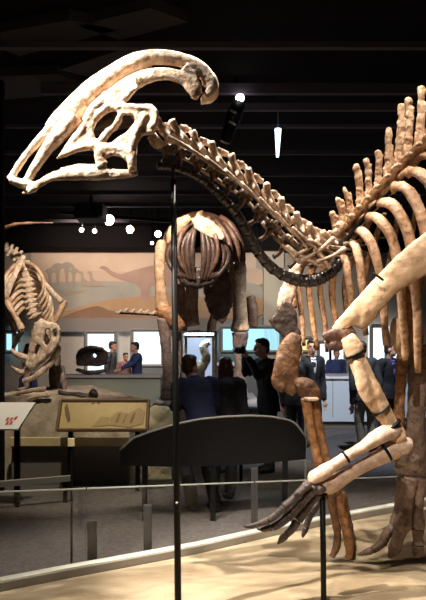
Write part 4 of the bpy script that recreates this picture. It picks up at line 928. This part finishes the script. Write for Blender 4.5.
def person(label, px, Y, h, yaw, top, legs, hair, lean=0.0, hands=None, elbows=None, longhair=False, shirt=None, turn=0.0, z0=0.0, group=None, stance=0.10, step=0.05, hipz=0.95):
    """standing visitor; local +X their left, -Y the way they face, sizes for 1.75 m"""
    x = (px - 213.0) / F * Y; s = h / 1.75
    t = thing('person', label, 'person', (x, Y, z0), group)
    rot = Matrix.Rotation(R(yaw), 3, 'Z')
    def W(v): return rot @ (Vector(v) * s) + Vector((x, Y, z0))
    hip = Vector((0, 0.0, hipz)); bend = max(0.0, 0.95 - hipz) * 1.3; up = Vector((0, -math.sin(R(lean)), math.cos(R(lean)))); fw = Vector((0, -math.cos(R(lean)), -math.sin(R(lean))))
    def T(a, f, u): return hip + Vector((a, 0, 0)) + fw * f + up * u
    chest, shz, neck = T(0, 0, 0.36), 0.47, T(0, 0.02, 0.53)
    hc = T(0, 0.06, 0.68); tr = Matrix.Rotation(R(turn), 3, 'Z')
    def H(v): return hc + tr @ Vector(v)
    hands = hands or [T(0.23, 0.06, -0.20), T(-0.23, 0.06, -0.20)]
    hands = [Vector(q) for q in hands]; sh = [T(0.185, 0, shz), T(-0.185, 0, shz)]
    el = []
    for i in (0, 1):
        if elbows: el.append(Vector(elbows[i])); continue
        m = sh[i].lerp(hands[i], 0.5); gap = 0.56 - (sh[i] - hands[i]).length
        el.append(m + Vector((0.04 * (1 if i == 0 else -1), 0.06 + max(0, gap) * 0.3, -max(0, gap) * 0.55)))
    kn = [Vector((0.10, -0.02 - step - bend, 0.50 - bend * 0.2)), Vector((-0.10, -0.01 + step - bend, 0.50 - bend * 0.2))]
    an = [Vector((stance, 0.02 - step, 0.09)), Vector((-stance, 0.03 + step, 0.09))]
    def tub(mb, pts, rr, k=1.0, seg=12): mb.tube([W(p) for p in pts], [r * s for r in rr], seg=seg, k=k, ref=rot @ Vector((0, 1, 0)))
    # body: one continuous surface
    mb = MB()
    tub(mb, [T(0, 0, -0.04), T(0, 0, 0.12), T(0, 0.01, 0.30), T(0, 0, 0.44), T(0, 0, 0.50)], [0.145, 0.125, 0.145, 0.15, 0.08], 0.68, 16)
    tub(mb, [T(0, 0, 0.46), neck, H((0, 0.01, -0.06))], [0.07, 0.055, 0.055])
    def ell(v, r): mb.ell(W(v), [q * s for q in r], rot=rot @ tr)
    ell(H((0, 0.012, 0.025)), (0.074, 0.094, 0.098)); ell(H((0, -0.018, -0.045)), (0.058, 0.070, 0.070)); ell(H((0, -0.052, -0.085)), (0.03, 0.03, 0.026))
    tub(mb, [H((0, -0.078, 0.018)), H((0, -0.100, -0.012)), H((0, -0.108, -0.026))], [0.010, 0.014, 0.014]); ell(H((0, -0.080, 0.030)), (0.058, 0.016, 0.011))
    for sx in (-1, 1): ell(H((0.075 * sx, 0.012, -0.005)), (0.012, 0.022, 0.034))
    for i, sg in ((0, 1), (1, -1)):
        tub(mb, [T(0.12 * sg, 0, shz - 0.01), sh[i], sh[i].lerp(el[i], 0.5), el[i], el[i].lerp(hands[i], 0.5), hands[i]], [0.06, 0.055, 0.046, 0.040, 0.036, 0.026])
        d = (hands[i] - el[i]).normalized(); sd = d.cross(Vector((0, 1, 0.3))); sd.normalize(); dp = d.cross(sd)
        palm = hands[i] + d * 0.045; tub(mb, [hands[i], palm, hands[i] + d * 0.085], [0.024, 0.036, 0.034], 0.6)
        for k in range(4):
            o = sd * (0.024 - 0.016 * k); ln = (0.066, 0.078, 0.074, 0.058)[k]; b0 = hands[i] + d * 0.08 + o
            tub(mb, [b0 - d * 0.02, b0 + d * ln * 0.5, b0 + d * ln * 0.8 + dp * 0.012, b0 + d * ln + dp * 0.028], [0.0105, 0.0100, 0.0095, 0.0085], seg=8)
        b0 = hands[i] + d * 0.02 + sd * 0.028; tub(mb, [b0 - sd * 0.01, b0 + sd * 0.026 + d * 0.028, b0 + sd * 0.030 + d * 0.06 + dp * 0.01], [0.013, 0.012, 0.010], seg=8)
        tub(mb, [T(0.085 * sg, 0, -0.02), kn[i].lerp(T(0.09 * sg, 0, 0), 0.5), kn[i], kn[i].lerp(an[i], 0.4), an[i]], [0.085, 0.078, 0.054, 0.052, 0.036])
        tub(mb, [an[i] + Vector((0, 0.03, -0.045)), an[i] + Vector((0, -0.05, -0.045)), an[i] + Vector((0, -0.15, -0.06))], [0.036, 0.036, 0.026])
    mb.done('body', SKIN, t, voxel=0.0095 * s, relax=2)
    mb = MB()
    for sx in (-1, 1): mb.ell(W(H((0.031 * sx, -0.081, 0.012))), (0.013 * s, 0.010 * s, 0.007 * s), rot=rot @ tr, u=8, v=6)
    mb.done('eyes', EYEM, t)
    mb = MB(); tub(mb, [H((-0.025, -0.086, -0.055)), H((0, -0.094, -0.056)), H((0.025, -0.086, -0.055))], [0.004, 0.007, 0.004], seg=8); mb.done('mouth', LIPS, t)
    # coat and sleeves
    mb = MB()
    tub(mb, [T(0, 0, -0.16), T(0, 0, 0.0), T(0, 0, 0.14), T(0, 0.01, 0.32), T(0, 0, 0.45), T(0, 0, 0.52)], [0.188, 0.178, 0.158, 0.178, 0.172, 0.088], 0.74, 18)
    for i, sg in ((0, 1), (1, -1)):
        tub(mb, [T(0.10 * sg, 0, shz - 0.03), sh[i], sh[i].lerp(el[i], 0.5), el[i], el[i].lerp(hands[i], 0.5), el[i].lerp(hands[i], 0.96)], [0.085, 0.078, 0.066, 0.060, 0.054, 0.044])
    tub(mb, [T(0, 0, 0.49), T(0, 0.0, 0.545)], [0.085, 0.075], 0.95)
    mb.done('jacket', top, t, voxel=0.014 * s, rough=0.006, rscale=9)
    if shirt:
        mb = MB(); mb.prism([W(q) for q in (T(-0.05, 0.125, 0.47), T(0.05, 0.125, 0.47), T(0.03, 0.148, 0.30), T(0.0, 0.150, 0.16), T(-0.03, 0.148, 0.30))], rot @ Vector((0, 0.03, 0))); tub(mb, [T(-0.045, 0.09, 0.50), T(0, 0.11, 0.485), T(0.045, 0.09, 0.50)], [0.022, 0.024, 0.022]); mb.done('shirt', shirt, t)
    mb = MB()
    tub(mb, [T(0, 0, 0.06), T(0, 0, -0.03), hip + Vector((0, 0, -0.10))], [0.155, 0.168, 0.150], 0.74, 16)
    for i, sg in ((0, 1), (1, -1)):
        tub(mb, [T(0.085 * sg, 0, -0.03), kn[i].lerp(T(0.09 * sg, 0, 0), 0.5), kn[i], kn[i].lerp(an[i], 0.5), an[i] + Vector((0, 0, -0.03))], [0.100, 0.092, 0.075, 0.070, 0.064])
    mb.done('trousers', legs, t, voxel=0.014 * s, rough=0.005, rscale=9)
    for i in (0, 1):
        mb = MB(); mb.tube([W(an[i] + Vector((0, 0.055, -0.045))), W(an[i] + Vector((0, 0.0, -0.045))), W(an[i] + Vector((0, -0.10, -0.052))), W(an[i] + Vector((0, -0.17, -0.062)))], [0.042 * s, 0.046 * s, 0.044 * s, 0.026 * s], k=1.0, ref=(0, 0, 1)); mb.done('shoe', cloth['black'], t, voxel=0.012 * s)
    mb = MB(); hx = lambda v, r: mb.ell(W(H(v)), [q * s for q in r], rot=rot @ tr)
    hx((0, 0.030, 0.052), (0.082, 0.092, 0.086)); hx((0, -0.020, 0.094), (0.066, 0.066, 0.036)); hx((0, 0.068, 0.0), (0.070, 0.050, 0.075))
    if longhair:
        hx((0, 0.060, -0.06), (0.092, 0.062, 0.12)); hx((0.055, 0.03, -0.06), (0.042, 0.058, 0.12)); hx((-0.055, 0.03, -0.06), (0.042, 0.058, 0.12)); hx((0, 0.09, -0.12), (0.085, 0.05, 0.08))
    mb.done('hair', hair, t, voxel=0.011 * s, rough=0.006, rscale=40)
    return t, W, T, H
# couple behind the arched screen, seen from behind
person('man in a navy coat with short dark hair leaning on the arched barrier', 203, 5.80, 1.70, 205, cloth['navy'], cloth['dgrey'], hairm['brown'], hipz=0.82, lean=24, turn=-50, hands=[(0.14, -0.45, 1.0), (-0.16, -0.42, 0.98)])
person('woman with long auburn hair and dark coat beside the man in navy', 222, 6.35, 1.64, 172, cloth['dgrey'], cloth['black'], hairm['auburn'], hipz=0.82, lean=20, turn=20, longhair=True)
# photographer
tt, W, T, H = person('photographer in black holding a camera up to his face', 268, 7.6, 1.68, -62, cloth['black'], cloth['black'], hairm['black'], lean=4, turn=-8, hands=[(0.07, -0.36, 1.52), (-0.10, -0.30, 1.55)], elbows=[(0.20, -0.26, 1.26), (-0.26, -0.18, 1.28)])
cc = W((-0.01, -0.42, 1.60)); cr = R(-62)
t = thing('camera', 'small black camera held up by the photographer in black', 'camera', cc)
MB().box(cc, (0.14, 0.05, 0.09), rz=cr, bevel=0.01).done('camera_body', M['steel'], t, smooth=False)
dd = Matrix.Rotation(cr, 3, 'Z') @ Vector((0, -1, 0)); MB().cyl(cc + dd * 0.02, cc + dd * 0.09, 0.032, 0.036).done('lens', M['armature'], t)
person('man in a black suit and white shirt behind the far arm bones', 310, 9.4, 1.68, 20, cloth['black'], cloth['black'], hairm['black'], turn=-25, shirt=cloth['shirt'])
person('visitor in black clothes hidden behind the brown arm plate', 297, 8.7, 1.60, 160, cloth['black'], cloth['black'], hairm['black'])
person('visitor in a dark grey coat and khaki trousers behind the near upper arm bone', 366, 9.0, 1.66, 200, cloth['dgrey'], cloth['khaki'], hairm['brown'], lean=8, step=0.02, stance=0.07)
person('man in a black jacket over a purple shirt, looking right, near the hind leg', 388, 9.6, 1.63, 38, cloth['black'], cloth['dgrey'], hairm['brown'], turn=22, shirt=cloth['purple'])
# far visitors against the glowing cases
person('grey visitor standing before the tall white light box', 111, 14.3, 1.68, 80, cloth['grey'], cloth['dgrey'], hairm['brown'])
person('visitor in a blue top standing before the right-hand white light box', 137, 13.7, 1.66, -70, cloth['blue'], cloth['navy'], hairm['black'], hands=[(0.12, -0.42, 1.12), (-0.14, -0.40, 1.08)])
person('small visitor in pink between the grey one and the blue one', 125, 15.1, 1.40, 30, cloth['pink'], cloth['dgrey'], hairm['brown'])
person('small visitor in blue behind the bowed skull at the left', 28, 12.0, 1.15, 0, cloth['blue'], cloth['navy'], hairm['black'])
person('visitor in a purple top behind the pale blue counter', 336, 13.6, 1.50, 10, cloth['blue'], cloth['navy'], hairm['black'])
